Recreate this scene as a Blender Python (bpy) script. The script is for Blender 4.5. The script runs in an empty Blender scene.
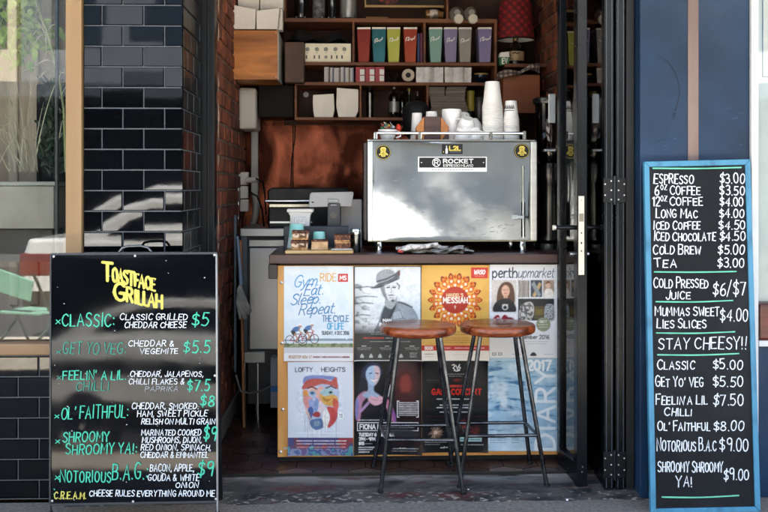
import bpy, bmesh, math, random
import numpy as np
from mathutils import Vector
random.seed(7); rng = np.random.default_rng(7)
sc = bpy.context.scene
COL = sc.collection
# ------------------------------------------------------------------ camera model (metres; x right, y into the shop, z up)
F, YAW, EYE, HZ = 1000.0, math.radians(1.95), 1.40, 187.0
CS, SN = math.cos(YAW), math.sin(YAW)
def W(px, py, Y):
    """point of the shop at depth Y that the survey of the photograph puts at px, py"""
    u, v = (px-384)/F, (HZ-py)/F
    dx, dy = SN+u*CS, CS-u*SN
    t = Y/dy
    return Vector((dx*t, Y, EYE+v*t))
def X(px, Y): return W(px, 187, Y).x
def Z(py, px, Y): return W(px, py, Y).z

# ------------------------------------------------------------------ materials
def srgb(c):
    if isinstance(c, str):
        c = c.lstrip('#'); c = tuple(int(c[i:i+2], 16) for i in (0, 2, 4))
    return tuple(((x/255)/12.92 if x/255 <= .04045 else ((x/255+.055)/1.055)**2.4) for x in c)
MATS = {}
def M(name, col, rough=.5, metal=0., col2=None, vs=6., stretch=(1,1,1), lo=.35, hi=.65, bump=0., bs=60., rv=0., spec=.5, coat=0., detail=6., island=0., dist=0.):
    if name in MATS: return MATS[name]
    m = bpy.data.materials.new(name); m.use_nodes = True; MATS[name] = m
    nt = m.node_tree; N = nt.nodes; L = nt.links
    b = N['Principled BSDF']
    b.inputs['Roughness'].default_value = rough; b.inputs['Metallic'].default_value = metal
    b.inputs['Specular IOR Level'].default_value = spec; b.inputs['Coat Weight'].default_value = coat
    b.inputs['Coat Roughness'].default_value = .08
    col2 = col2 or tuple(x*.86 for x in col)
    tc = N.new('ShaderNodeTexCoord'); mp = N.new('ShaderNodeMapping'); mp.inputs['Scale'].default_value = stretch
    L.new(tc.outputs['Object'], mp.inputs['Vector'])
    nz = N.new('ShaderNodeTexNoise'); nz.inputs['Scale'].default_value = vs; nz.inputs['Detail'].default_value = detail
    nz.inputs['Distortion'].default_value = dist
    L.new(mp.outputs['Vector'], nz.inputs['Vector'])
    rp = N.new('ShaderNodeMapRange'); rp.inputs['From Min'].default_value = lo; rp.inputs['From Max'].default_value = hi
    L.new(nz.outputs['Fac'], rp.inputs['Value'])
    mx = N.new('ShaderNodeMix'); mx.data_type = 'RGBA'
    mx.inputs['A'].default_value = (*col, 1); mx.inputs['B'].default_value = (*col2, 1)
    L.new(rp.outputs['Result'], mx.inputs['Factor'])
    out = mx.outputs['Result']
    if island:
        ge = N.new('ShaderNodeNewGeometry'); hv = N.new('ShaderNodeHueSaturation'); ir = N.new('ShaderNodeMapRange')
        ir.inputs['To Min'].default_value = 1-island; ir.inputs['To Max'].default_value = 1+island
        L.new(ge.outputs['Random Per Island'], ir.inputs['Value']); L.new(ir.outputs['Result'], hv.inputs['Value'])
        L.new(out, hv.inputs['Color']); out = hv.outputs['Color']
    L.new(out, b.inputs['Base Color'])
    if rv:
        n2 = N.new('ShaderNodeTexNoise'); n2.inputs['Scale'].default_value = vs*1.7; n2.inputs['Detail'].default_value = 5
        L.new(mp.outputs['Vector'], n2.inputs['Vector'])
        r2 = N.new('ShaderNodeMapRange'); r2.inputs['From Min'].default_value = .3; r2.inputs['From Max'].default_value = .7
        r2.inputs['To Min'].default_value = max(.02, rough-rv); r2.inputs['To Max'].default_value = min(1, rough+rv)
        L.new(n2.outputs['Fac'], r2.inputs['Value']); L.new(r2.outputs['Result'], b.inputs['Roughness'])
    if bump:
        n3 = N.new('ShaderNodeTexNoise'); n3.inputs['Scale'].default_value = bs; n3.inputs['Detail'].default_value = 4
        L.new(mp.outputs['Vector'], n3.inputs['Vector'])
        bp = N.new('ShaderNodeBump'); bp.inputs['Strength'].default_value = bump; bp.inputs['Distance'].default_value = .004
        L.new(n3.outputs['Fac'], bp.inputs['Height']); L.new(bp.outputs['Normal'], b.inputs['Normal'])
    return m
def S(name, hexcol, **k):
    if 'col2' in k and isinstance(k['col2'], str): k['col2'] = srgb(k['col2'])
    return M(name, srgb(hexcol), **k)
def glass_mat(name, tint=(.9,.95,.95), ior=1.55, rough=0.0):
    """thin window pane: clear, with Fresnel mirror reflection"""
    if name in MATS: return MATS[name]
    m = bpy.data.materials.new(name); m.use_nodes = True; MATS[name] = m
    nt = m.node_tree; N = nt.nodes; L = nt.links; N.clear()
    o = N.new('ShaderNodeOutputMaterial'); mx = N.new('ShaderNodeMixShader'); t = N.new('ShaderNodeBsdfTransparent'); g = N.new('ShaderNodeBsdfGlossy')
    fr = N.new('ShaderNodeFresnel'); fr.inputs['IOR'].default_value = ior
    t.inputs['Color'].default_value = (*tint, 1); g.inputs['Roughness'].default_value = rough
    L.new(fr.outputs['Fac'], mx.inputs['Fac']); L.new(t.outputs[0], mx.inputs[1]); L.new(g.outputs[0], mx.inputs[2]); L.new(mx.outputs[0], o.inputs['Surface'])
    return m
def attr_mat(name, rough=.28, spec=.22):
    if name in MATS: return MATS[name]
    m = bpy.data.materials.new(name); m.use_nodes = True; MATS[name] = m
    N = m.node_tree.nodes; L = m.node_tree.links; b = N['Principled BSDF']
    a = N.new('ShaderNodeAttribute'); a.attribute_name = 'print'
    L.new(a.outputs['Color'], b.inputs['Base Color']); b.inputs['Roughness'].default_value = rough; b.inputs['Specular IOR Level'].default_value = spec
    nz = N.new('ShaderNodeTexNoise'); nz.inputs['Scale'].default_value = 9; tc = N.new('ShaderNodeTexCoord'); L.new(tc.outputs['Object'], nz.inputs['Vector'])
    bp = N.new('ShaderNodeBump'); bp.inputs['Strength'].default_value = .25; bp.inputs['Distance'].default_value = .004
    L.new(nz.outputs['Fac'], bp.inputs['Height']); L.new(bp.outputs['Normal'], b.inputs['Normal'])
    return m

# ------------------------------------------------------------------ mesh builder
class MB:
    def __init__(s): s.v = []; s.f = []; s.m = []
    def add(s, vs, fs, m=0):
        o = len(s.v); s.v += [tuple(v) for v in vs]; s.f += [tuple(i+o for i in f) for f in fs]; s.m += [m]*len(fs); return s
    def box(s, x0, x1, y0, y1, z0, z1, m=0):
        if x0 > x1: x0, x1 = x1, x0
        if y0 > y1: y0, y1 = y1, y0
        if z0 > z1: z0, z1 = z1, z0
        return s.add([(x0,y0,z0),(x1,y0,z0),(x1,y1,z0),(x0,y1,z0),(x0,y0,z1),(x1,y0,z1),(x1,y1,z1),(x0,y1,z1)],
                     [(0,3,2,1),(4,5,6,7),(0,1,5,4),(1,2,6,5),(2,3,7,6),(3,0,4,7)], m)
    def pbox(s, x0, y0, x1, y1, Y, d, m=0):
        """box whose front face has photo corners x0,y0..x1,y1 at depth Y, and real depth d"""
        a = W(x0, y1, Y); b = W(x1, y0, Y)
        return s.box(a.x, b.x, Y, Y+d, a.z, b.z, m)
    def prism(s, pts, y0, y1, m=0):
        """pts (x,z) counter-clockwise seen from the front, extruded y0..y1"""
        n = len(pts)
        vs = [(x,y0,z) for x,z in pts]+[(x,y1,z) for x,z in pts]
        fs = [tuple(range(n)), tuple(range(2*n-1, n-1, -1))]+[(i+n, (i+1)%n+n, (i+1)%n, i) for i in range(n)]
        return s.add(vs, fs, m)
    def pprism(s, ppts, Y, d, m=0):
        q = [W(a, b, Y) for a, b in ppts]; return s.prism([(p.x, p.z) for p in q], Y, Y+d, m)
    def tube(s, path, r, n=8, m=0, cap=True):
        P = [Vector(p) for p in path]; R = r if isinstance(r, (list, tuple)) else [r]*len(P)
        rings = []; prev = None
        for i, p in enumerate(P):
            t = (P[min(i+1, len(P)-1)]-P[max(i-1, 0)]).normalized()
            a = prev if prev is not None else (Vector((0,0,1)) if abs(t.z) < .9 else Vector((1,0,0)))
            u = (a-t*a.dot(t)).normalized(); prev = u; w = t.cross(u)
            rings.append([p+(u*math.cos(2*math.pi*k/n)+w*math.sin(2*math.pi*k/n))*R[i] for k in range(n)])
        vs = [v for r_ in rings for v in r_]; fs = []
        for i in range(len(P)-1):
            for k in range(n): fs.append((i*n+k, i*n+(k+1)%n, (i+1)*n+(k+1)%n, (i+1)*n+k))
        if cap: fs += [tuple(range(n-1, -1, -1)), tuple(range((len(P)-1)*n, len(P)*n))]
        return s.add(vs, fs, m)
    def lathe(s, prof, c, n=24, m=0, axis='z', cap=(True, True)):
        """prof (r, h) along the axis from c"""
        vs = []
        for r, h in prof:
            for k in range(n):
                a = 2*math.pi*k/n; x, y = r*math.cos(a), r*math.sin(a)
                p = (x, y, h) if axis == 'z' else ((x, h, -y) if axis == 'y' else (h, x, y))
                vs.append((c[0]+p[0], c[1]+p[1], c[2]+p[2]))
        fs = []
        for i in range(len(prof)-1):
            for k in range(n): fs.append((i*n+k, i*n+(k+1)%n, (i+1)*n+(k+1)%n, (i+1)*n+k))
        if cap[0]: fs.append(tuple(range(n-1, -1, -1)))
        if cap[1]: fs.append(tuple(range((len(prof)-1)*n, len(prof)*n)))
        return s.add(vs, fs, m)
    def quad(s, a, b, c, d, m=0): return s.add([a,b,c,d], [(0,1,2,3)], m)
    def sheet(s, fn, nu, nv, th=0, m=0):
        """fn(u,v)->point for u,v in 0..1; th = thickness along +y"""
        vs = [fn(i/nu, j/nv) for j in range(nv+1) for i in range(nu+1)]
        fs = [(j*(nu+1)+i, j*(nu+1)+i+1, (j+1)*(nu+1)+i+1, (j+1)*(nu+1)+i) for j in range(nv) for i in range(nu)]
        s.add(vs, fs, m)
        if th:
            vb = [(p[0], p[1]+th, p[2]) for p in vs]; s.add(vb, [tuple(reversed(f)) for f in fs], m)
        return s
    def build(s, name, mats, parent=None, bevel=0, smooth=None, origin=None, seg=2):
        return link(name, s.v, s.f, s.m, mats, parent, bevel, smooth, origin, seg)
ORG = {}
def link(name, vs, fs, mi, mats, parent=None, bevel=0, smooth=None, origin=None, seg=2):
    if not isinstance(mats, (list, tuple)): mats = [mats]
    if parent is not None: o0 = ORG[parent.name]
    elif origin is not None: o0 = Vector(origin)
    else:
        A = np.array(vs); o0 = Vector(((A[:,0].min()+A[:,0].max())/2, (A[:,1].min()+A[:,1].max())/2, A[:,2].min()))
    me = bpy.data.meshes.new(name)
    me.from_pydata([(v[0]-o0.x, v[1]-o0.y, v[2]-o0.z) for v in vs], [], fs)
    for m in mats: me.materials.append(m)
    if len(mats) > 1: me.polygons.foreach_set('material_index', mi)
    bm = bmesh.new(); bm.from_mesh(me); bmesh.ops.recalc_face_normals(bm, faces=bm.faces); bm.to_mesh(me); bm.free()
    ob = bpy.data.objects.new(name, me); COL.objects.link(ob)
    if parent is not None: ob.parent = parent
    else: ob.location = o0
    ORG[ob.name] = o0
    if bevel:
        md = ob.modifiers.new('bevel', 'BEVEL'); md.width = bevel; md.segments = seg; md.limit_method = 'ANGLE'; md.angle_limit = math.radians(40)
    if smooth is not None:
        for p in me.polygons: p.use_smooth = True
        try: me.set_sharp_from_angle(angle=math.radians(smooth))
        except Exception: pass
    return ob
def flatlink(name, vs, fs, mi, mats, parent):
    """like link, but keeps the winding given (open lettering)"""
    o0 = ORG[parent.name]
    me = bpy.data.meshes.new(name); me.from_pydata([(v[0]-o0.x, v[1]-o0.y, v[2]-o0.z) for v in vs], [], fs)
    for m in mats: me.materials.append(m)
    me.polygons.foreach_set('material_index', mi)
    ob = bpy.data.objects.new(name, me); COL.objects.link(ob); ob.parent = parent; ORG[ob.name] = o0
    return ob
def tag(o, label=None, cat=None, group=None, kind=None):
    if label: o['label'] = label
    if cat: o['category'] = cat
    if group: o['group'] = group
    if kind: o['kind'] = kind
    return o
def thing(name, label, cat, loc, group=None):
    o = bpy.data.objects.new(name, None); COL.objects.link(o); o.location = loc; o.empty_display_size = .05
    ORG[o.name] = Vector(loc)
    return tag(o, label, cat, group)
def dup(root, loc, label=None, group=None):
    c = root.copy(); COL.objects.link(c); c.location = loc; ORG[c.name] = Vector(loc)
    if label: c['label'] = label
    if group: c['group'] = group
    for ch in list(root.children):
        d = ch.copy(); COL.objects.link(d); d.parent = c; ORG[d.name] = Vector(loc)
        for g in list(ch.children):
            e = g.copy(); COL.objects.link(e); e.parent = d; ORG[e.name] = Vector(loc)
    return c
# ------------------------------------------------------------------ a hand-lettering stroke alphabet (10 units high)
G = {
'A':(6,"0,0 3,10 6,0|1.1,3.6 4.9,3.6"),'B':(5.4,"0,0 0,10|~0,10 4,9.6 4.8,7.6 3.6,5.6 0,5.2|~0,5.2 4.4,4.9 5.4,2.6 4.2,.3 0,0"),
'C':(5.6,"~5.6,8.4 3.6,10 1.2,8.8 0,5 1.2,1.2 3.6,0 5.6,1.6"),'D':(5.8,"0,0 0,10|~0,10 3.6,9.4 5.8,5 3.6,.6 0,0"),
'E':(4.8,"4.8,10 0,10 0,0 4.8,0|0,5.2 4,5.2"),'F':(4.8,"4.8,10 0,10 0,0|0,5.2 4,5.2"),
'G':(6,"~5.6,8.6 3.6,10 1.2,8.8 0,5 1.2,1.2 3.4,0 5.5,1.2 5.8,4.2|3.2,4.3 6,4.3"),'H':(5.4,"0,0 0,10|5.4,0 5.4,10|0,5.1 5.4,5.1"),
'I':(1,".5,0 .5,10"),'J':(4,"~4,10 4,3 3,.3 1.4,0 0,2"),'K':(5.2,"0,0 0,10|5,10 0,4.6|1.4,6 5.2,0"),'L':(4.4,"0,10 0,0 4.4,0"),
'M':(7,"0,0 .4,10 3.5,3.6 6.6,10 7,0"),'N':(5.6,"0,0 0,10 5.6,0 5.6,10"),'O':(6.2,"~3.1,10 .9,8.6 0,5 .9,1.4 3.1,0 5.3,1.4 6.2,5 5.3,8.6 3.1,10"),
'P':(5,"0,0 0,10|~0,10 4,9.6 5,7.4 3.8,5 0,4.6"),'Q':(6.2,"~3.1,10 .9,8.6 0,5 .9,1.4 3.1,0 5.3,1.4 6.2,5 5.3,8.6 3.1,10|3.8,2.6 6.4,-.6"),
'R':(5.4,"0,0 0,10|~0,10 4,9.6 5,7.4 3.8,5.2 0,4.8|2.4,4.9 5.4,0"),'S':(5,"~4.8,8.6 2.8,10 .6,9 .4,6.8 2.6,5.3 4.6,3.8 4.6,1.2 2.4,0 0,1.4"),
'T':(5.6,"0,10 5.6,10|2.8,10 2.8,0"),'U':(5.4,"~0,10 0,3.4 1,.6 2.7,0 4.4,.6 5.4,3.4 5.4,10"),'V':(5.8,"0,10 2.9,0 5.8,10"),
'W':(7.6,"0,10 1.9,0 3.8,7 5.7,0 7.6,10"),'X':(5.6,"0,0 5.6,10|0,10 5.6,0"),'Y':(5.6,"0,10 2.8,5 5.6,10|2.8,5 2.8,0"),'Z':(5.2,"0,10 5.2,10 0,0 5.2,0"),
'0':(5,"~2.5,10 .7,8.6 0,5 .7,1.4 2.5,0 4.3,1.4 5,5 4.3,8.6 2.5,10"),'1':(2.4,"0,8 1.8,10 1.8,0"),'2':(4.8,"~0,8 1.4,9.8 3.6,9.6 4.5,7.4 3,4.2 0,0|0,0 4.8,0"),
'3':(4.6,"~0,9 2.2,10 4.2,8.4 3.6,6 1.6,5.3|~1.6,5.3 4.2,4.4 4.4,1.6 2.4,0 0,1"),'4':(5,"3.6,0 3.6,10 0,3.2 5,3.2"),
'5':(4.8,"4.4,10 .6,10 .3,5.6|~.3,5.6 2.8,6.2 4.8,3.4 3,.3 0,.8"),'6':(4.8,"~4,9.6 1.6,8 0,4 .6,.8 2.6,0 4.6,1.4 4.4,4.2 2.4,5.2 .3,3.4"),
'7':(4.8,"0,10 4.8,10 1.6,0"),'8':(4.8,"~2.4,5.4 .5,7 .8,9.2 2.4,10 4.2,9 4.2,7 2.4,5.4 .3,3.6 .3,1.2 2.4,0 4.6,1.2 4.6,3.6 2.4,5.4"),
'9':(4.8,"~4.6,6.6 2.4,5 .4,6.2 .4,8.8 2.4,10 4.4,9 4.7,6 4.2,0"),'$':(5,"~4.8,8 2.8,9.2 .6,8.4 .4,6.5 2.6,5.2 4.6,3.8 4.6,1.9 2.4,.9 0,2|2.7,10.8 2.3,-.8"),
'&':(6,"~5.6,0 1.2,7.4 1.6,9.6 3,9.8 3.6,8 .6,4 .4,1.2 2.4,0 5.4,4"),"'":(1,".6,10 .3,7.8"),'.':(1.2,".5,.5 .8,.1"),',':(1.4,".8,1 .2,-1.4"),
':':(1.2,".5,6.6 .7,6.1|.5,2 .7,1.5"),'!':(1.2,".7,10 .6,3|.5,.6 .7,.1"),'/':(4,"0,-.5 4,10.5"),'-':(3.4,".4,5 3,5"),'*':(4.4,".3,1.8 4,6.4|.3,6.4 4,1.8"),' ':(3,""),
'a':(4.6,"~4.2,5.6 1.8,6.4 .2,3.6 1.2,.3 3.4,1.2 4.2,5.6|~4.2,6 4.2,1.4 5,.2"),'b':(4.6,"0,10 0,0|~0,4 2.4,6.4 4.4,3.4 2.6,0 0,1.4"),'c':(4,"~4,5.2 2.2,6.4 .2,3.4 1.8,.1 4,1"),
'd':(4.8,"~4.2,4.8 2,6.4 .2,3.2 1.8,0 4.2,1.8|4.2,10 4.2,0"),'e':(4.4,"~.3,3.2 4,3.8 3.4,6 1.8,6.3 .2,3.4 1.4,.2 4.2,1"),'g':(4.8,"~4.2,5.4 2,6.4 .2,3.4 1.8,.4 4.2,2|~4.3,6.2 4.2,-1.4 2.4,-3.4 .2,-2.2"),
'h':(4.4,"0,10 0,0|~0,3.6 2.2,6.3 4.2,4.6 4.2,0"),'i':(1.2,".5,6.2 .5,0|.5,8.2 .6,8.7"),'k':(4.2,"0,10 0,0|4,6.2 0,2.6|1.2,3.6 4.2,0"),'l':(1.4,"~.4,10 .4,1.2 1.4,0"),
'm':(7,"0,6.2 0,0|~0,3.8 1.8,6.3 3.4,4.8 3.4,0|~3.4,3.8 5.2,6.3 6.9,4.8 6.9,0"),'n':(4.4,"0,6.2 0,0|~0,3.8 2.2,6.3 4.2,4.6 4.2,0"),'o':(4.6,"~2.3,6.4 .2,3.2 2.3,0 4.4,3.2 2.3,6.4"),
'p':(4.6,"0,6.2 0,-3.6|~0,4 2.4,6.4 4.4,3.2 2.6,0 0,1.4"),'r':(3.2,"0,6.2 0,0|~0,3.6 1.6,6.2 3.2,5.8"),'s':(3.8,"~3.6,5.4 1.6,6.3 .4,4.8 3.2,2.2 2.6,.2 0,.8"),
't':(3,"~1,9 1,1.2 2.8,.2|0,6.2 2.8,6.2"),'u':(4.4,"~0,6.2 .2,1 2,.1 4.2,2.4|4.2,6.2 4.2,0"),'v':(4.2,"0,6.2 2,0 4.2,6.2"),'z':(4,"0,6.2 4,6.2 0,0 4,0"),'w':(6,"0,6.2 1.4,0 3,5 4.6,0 6,6.2"),'y':(4.4,"0,6.2 2.2,0|~4.4,6.2 1.8,-2 .2,-3.4"),
}
def smooth_pts(p, k=4):
    if len(p) < 3: return p
    out = []
    for i in range(len(p)-1):
        a = p[max(i-1,0)]; b = p[i]; c = p[i+1]; d = p[min(i+2, len(p)-1)]
        for j in range(k):
            t = j/k
            out.append(tuple(.5*((2*b[q])+(-a[q]+c[q])*t+(2*a[q]-5*b[q]+4*c[q]-d[q])*t*t+(-a[q]+3*b[q]-3*c[q]+d[q])*t**3) for q in (0,1)))
    return out+[p[-1]]
GL = {}
for ch, (w_, s_) in G.items():
    st = []
    for q in s_.split('|'):
        if not q: continue
        sm = q[0] == '~'; pts = [tuple(float(x) for x in a.split(',')) for a in q.lstrip('~').split()]
        st.append(smooth_pts(pts) if sm else pts)
    GL[ch] = (w_, st)
def layout(s, x0, x1, yt, yb, slant=0., gap=1.7, jit=0., small=1., rise=0., grow=0., big=None):
    """strokes of the words fitted into x0..x1 by yt..yb (y down); small<1 = later letters of each word smaller (small caps)"""
    x = 0; items = []; first = True
    for ch in s:
        if ch == ' ': x += 3.2; first = True; continue
        k = 1. if first or ch in '$0123456789' else small
        if big and ch in big: k = 1.35
        w, st = GL[ch]; items.append((x, k, st)); x += w*k+gap; first = False
    tot = max(x-gap, 1e-3); sx = (x1-x0)/tot; h = yb-yt; out = []
    for (ox, k, st) in items:
        jx, jy, js = random.uniform(-jit, jit), random.uniform(-jit, jit)*1.2, 1+random.uniform(-jit, jit)*.4
        ro = random.gauss(0, jit*.16); fr = ox/tot
        for q in st:
            bend = random.uniform(-jit, jit)*.5
            o2 = []
            for a, b in q:
                a2, b2 = a*k+bend*math.sin(b*.31), b*k*js; a2, b2 = a2-b2*ro, b2+a2*ro
                o2.append((x0+(ox+a2+b2*slant+jx)*sx, yb+rise*fr-(b2+jy)*h/10*(1+grow*fr)))
            out.append(o2)
    return out
def ribbon(vs, fs, mi, pts, w, emb, lay, m):
    """flat brush stroke of width w along pts; emb(x,y,lift)->3-D point"""
    P = [Vector((a, b, 0)) for a, b in pts]
    P = [p for i, p in enumerate(P) if i == 0 or (p-P[i-1]).length > 1e-6]
    if len(P) < 2: return
    d0 = (P[1]-P[0]).normalized(); d1 = (P[-1]-P[-2]).normalized()
    P = [P[0]-d0*w*.42]+P+[P[-1]+d1*w*.42]
    o = len(vs); n = len(P)
    for i, p in enumerate(P):
        t = (P[min(i+1,n-1)]-P[max(i-1,0)]).normalized(); nn = Vector((-t.y, t.x, 0)); k = 1.
        if 0 < i < n-1:
            a = (P[i]-P[i-1]).normalized(); b = (P[i+1]-P[i]).normalized(); k = min(1.5, 1/max(.4, math.sqrt(max(0,(1+a.dot(b))/2))))
        ww = w*(.62 if i in (0, n-1) else random.uniform(.84, 1.14))/2*k
        l = lay+i*2e-6
        vs.append(emb(p.x+nn.x*ww, p.y+nn.y*ww, l)); vs.append(emb(p.x-nn.x*ww, p.y-nn.y*ww, l))
    for i in range(n-1): fs.append((o+2*i, o+2*i+1, o+2*i+3, o+2*i+2)); mi.append(m)
class Letters:
    def __init__(s, emb): s.e = emb; s.v = []; s.f = []; s.m = []; s.k = 0
    def strokes(s, sts, w, m=0):
        for q in sts:
            s.k += 1; ribbon(s.v, s.f, s.m, q, w, s.e, .0006+(s.k % 5)*.00016, m)
        return s
    def text(s, t, x0, x1, yt, yb, w=1., m=0, **k): return s.strokes(layout(t, x0, x1, yt, yb, **k), w, m)
    def build(s, name, mats, parent): return flatlink(name, s.v, s.f, s.m, mats, parent)
# ------------------------------------------------------------------ printed sheets: picture drawn by code into a fine grid of coloured points
def lin(c): return np.array(srgb(c))
class Sheet:
    def __init__(s, x0, y0, x1, y1, bg, k=3.):
        s.r = (x0, y0, x1, y1); s.nx = int((x1-x0)*k)+1; s.ny = int((y1-y0)*k)+1; s.k = k
        s.x, s.y = np.meshgrid(np.linspace(x0, x1, s.nx), np.linspace(y0, y1, s.ny)); s.c = np.ones((s.ny, s.nx, 3))*lin(bg)
    def mix(s, a, col):
        a = np.clip(a, 0, 1)[..., None]; s.c = s.c*(1-a)+(lin(col) if isinstance(col, str) else col)*a; return s
    def noise(s, scale, oct=3, seed=1):
        r = np.random.default_rng(seed); out = np.zeros_like(s.x); amp = 1; tot = 0
        for o in range(oct):
            g = r.random((64, 64)); u = s.x/scale*2**o; v = s.y/scale*2**o
            i = np.floor(u).astype(int); j = np.floor(v).astype(int); fu = u-i; fv = v-j; fu = fu*fu*(3-2*fu); fv = fv*fv*(3-2*fv)
            q = lambda a, b: g[b % 64, a % 64]
            out += amp*((q(i,j)*(1-fu)+q(i+1,j)*fu)*(1-fv)+(q(i,j+1)*(1-fu)+q(i+1,j+1)*fu)*fv); tot += amp; amp *= .5
        return out/tot
    def poly(s, pts, col, a=1., soft=.35):
        pts = [tuple(p) for p in pts]; n = len(pts); ins = np.zeros(s.x.shape, bool); d = np.full(s.x.shape, 1e9)
        for i in range(n):
            (ax, ay), (bx, by) = pts[i], pts[(i+1) % n]
            if ay != by: ins ^= ((ay > s.y) != (by > s.y)) & (s.x < (bx-ax)*(s.y-ay)/(by-ay)+ax)
            L2 = (bx-ax)**2+(by-ay)**2+1e-9; t = np.clip(((s.x-ax)*(bx-ax)+(s.y-ay)*(by-ay))/L2, 0, 1)
            d = np.minimum(d, np.hypot(s.x-ax-t*(bx-ax), s.y-ay-t*(by-ay)))
        return s.mix(a*np.clip(.5+np.where(ins, d, -d)/soft/2, 0, 1), col)
    def blob(s, pts, col, a=1., soft=.35):
        p = list(pts)+[pts[0], pts[1], pts[2]]; q = smooth_pts(p, 4); return s.poly(q[4:4+4*len(pts)], col, a, soft)
    def rect(s, x0, y0, x1, y1, col, a=1.):
        return s.mix(a*np.clip(np.minimum(np.minimum(s.x-x0, x1-s.x), np.minimum(s.y-y0, y1-s.y))*s.k+.5, 0, 1), col)
    def ell(s, cx, cy, rx, ry, col, a=1., soft=.4):
        r = np.hypot((s.x-cx)/rx, (s.y-cy)/ry); return s.mix(a*np.clip(.5+(1-r)*min(rx, ry)/soft/2, 0, 1), col)
    def line(s, pts, w, col, a=1.):
        for (ax, ay), (bx, by) in zip(pts[:-1], pts[1:]):
            x0, x1 = min(ax,bx)-w-1, max(ax,bx)+w+1; y0, y1 = min(ay,by)-w-1, max(ay,by)+w+1
            i0, i1 = np.searchsorted(s.x[0], [x0, x1]); j0, j1 = np.searchsorted(s.y[:,0], [y0, y1])
            if i1 <= i0 or j1 <= j0: continue
            xx, yy = s.x[j0:j1,i0:i1], s.y[j0:j1,i0:i1]
            L2 = (bx-ax)**2+(by-ay)**2+1e-9; t = np.clip(((xx-ax)*(bx-ax)+(yy-ay)*(by-ay))/L2, 0, 1)
            d = np.hypot(xx-ax-t*(bx-ax), yy-ay-t*(by-ay)); al = a*np.clip((w/2-d)*s.k*.8+.5, 0, 1)[..., None]
            s.c[j0:j1,i0:i1] = s.c[j0:j1,i0:i1]*(1-al)+(lin(col) if isinstance(col, str) else col)*al
        return s
    def text(s, t, x0, x1, yt, yb, w, col, a=1., **k):
        for q in layout(t, x0, x1, yt, yb, **k): s.line(q, w, col, a)
        return s
    def blur(s, n=1, x0=-1e9, y0=-1e9, x1=1e9, y1=1e9):
        c = s.c.copy()
        for _ in range(n):
            p = np.pad(c, ((1,1),(1,1),(0,0)), 'edge'); c = (p[:-2,1:-1]+p[2:,1:-1]+p[1:-1,:-2]+p[1:-1,2:]+p[1:-1,1:-1]*2)/6
        k = ((s.x > x0) & (s.x < x1) & (s.y > y0) & (s.y < y1))[..., None]; s.c = np.where(k, c, s.c); return s
    def oval_grain(s, scale, amt, seed, cx, cy, rx, ry):
        k = np.clip(1.3-np.hypot((s.x-cx)/rx, (s.y-cy)/ry), 0, .3)/.3; s.c = np.clip(s.c*(1+((s.noise(scale,3,seed)-.5)*amt*k)[..., None]), 0, 1); return s
    def grain(s, scale, amt, seed, x0=-1e9, y0=-1e9, x1=1e9, y1=1e9):
        k = ((s.x > x0) & (s.x < x1) & (s.y > y0) & (s.y < y1)); s.c = np.clip(s.c*(1+((s.noise(scale,3,seed)-.5)*amt*k)[..., None]), 0, 1); return s
    def greek(s, x0, x1, y, h, col, a=.8, seed=3):
        """a line of print too small to read"""
        r = random.Random(seed); x = x0
        while x < x1:
            w = r.uniform(1.2, 4.5); s.line([(x, y), (min(x+w, x1), y)], h, col, a*r.uniform(.55, 1)); x += w+.9
        return s
    def build(s, name, Y, mat, wave=.0012, parent=None, lift=0.):
        ph = random.uniform(0, 6)
        P = np.zeros((s.ny, s.nx, 3)); u = (s.x-384)/F; v = (HZ-s.y)/F; t = Y/(CS-u*SN)
        P[..., 0] = (SN+u*CS)*t; P[..., 2] = EYE+v*t
        fx = (s.x-s.r[0])/(s.r[2]-s.r[0]); fy = (s.y-s.r[1])/(s.r[3]-s.r[1])
        P[..., 1] = Y-.0022-lift-wave*(1+np.sin(fx*5+ph)*np.sin(fy*4+ph*1.7))-.007*(np.abs(fx-.5)*2)**10*(np.abs(fy-.5)*2)**6*(1+math.sin(ph))-.0025*np.abs(fy-.5)**6*64*(1+np.sin(fx*4+ph))
        A = P.reshape(-1, 3); o0 = Vector((float(A[:,0].mean()), Y, float(A[:,2].min())))
        idx = np.arange(s.ny*s.nx).reshape(s.ny, s.nx)
        fs = np.stack([idx[1:,:-1], idx[1:,1:], idx[:-1,1:], idx[:-1,:-1]], -1).reshape(-1, 4)
        me = bpy.data.meshes.new(name); nf = len(fs)
        me.vertices.add(len(A)); me.vertices.foreach_set('co', (A-np.array(o0)).astype(np.float32).ravel())
        me.loops.add(nf*4); me.loops.foreach_set('vertex_index', fs.astype(np.int32).ravel())
        me.polygons.add(nf); me.polygons.foreach_set('loop_start', np.arange(0, nf*4, 4, dtype=np.int32))
        me.update(calc_edges=True); me.validate()
        at = me.color_attributes.new('print', 'FLOAT_COLOR', 'POINT')
        at.data.foreach_set('color', np.concatenate([s.c.reshape(-1,3)*np.array((.90,.875,.835)), np.ones((len(A),1))], 1).astype(np.float32).ravel())
        me.polygons.foreach_set('use_smooth', np.ones(nf, bool)); me.materials.append(mat)
        ob = bpy.data.objects.new(name, me); COL.objects.link(ob); ob.location = o0; ORG[ob.name] = o0
        return ob
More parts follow.
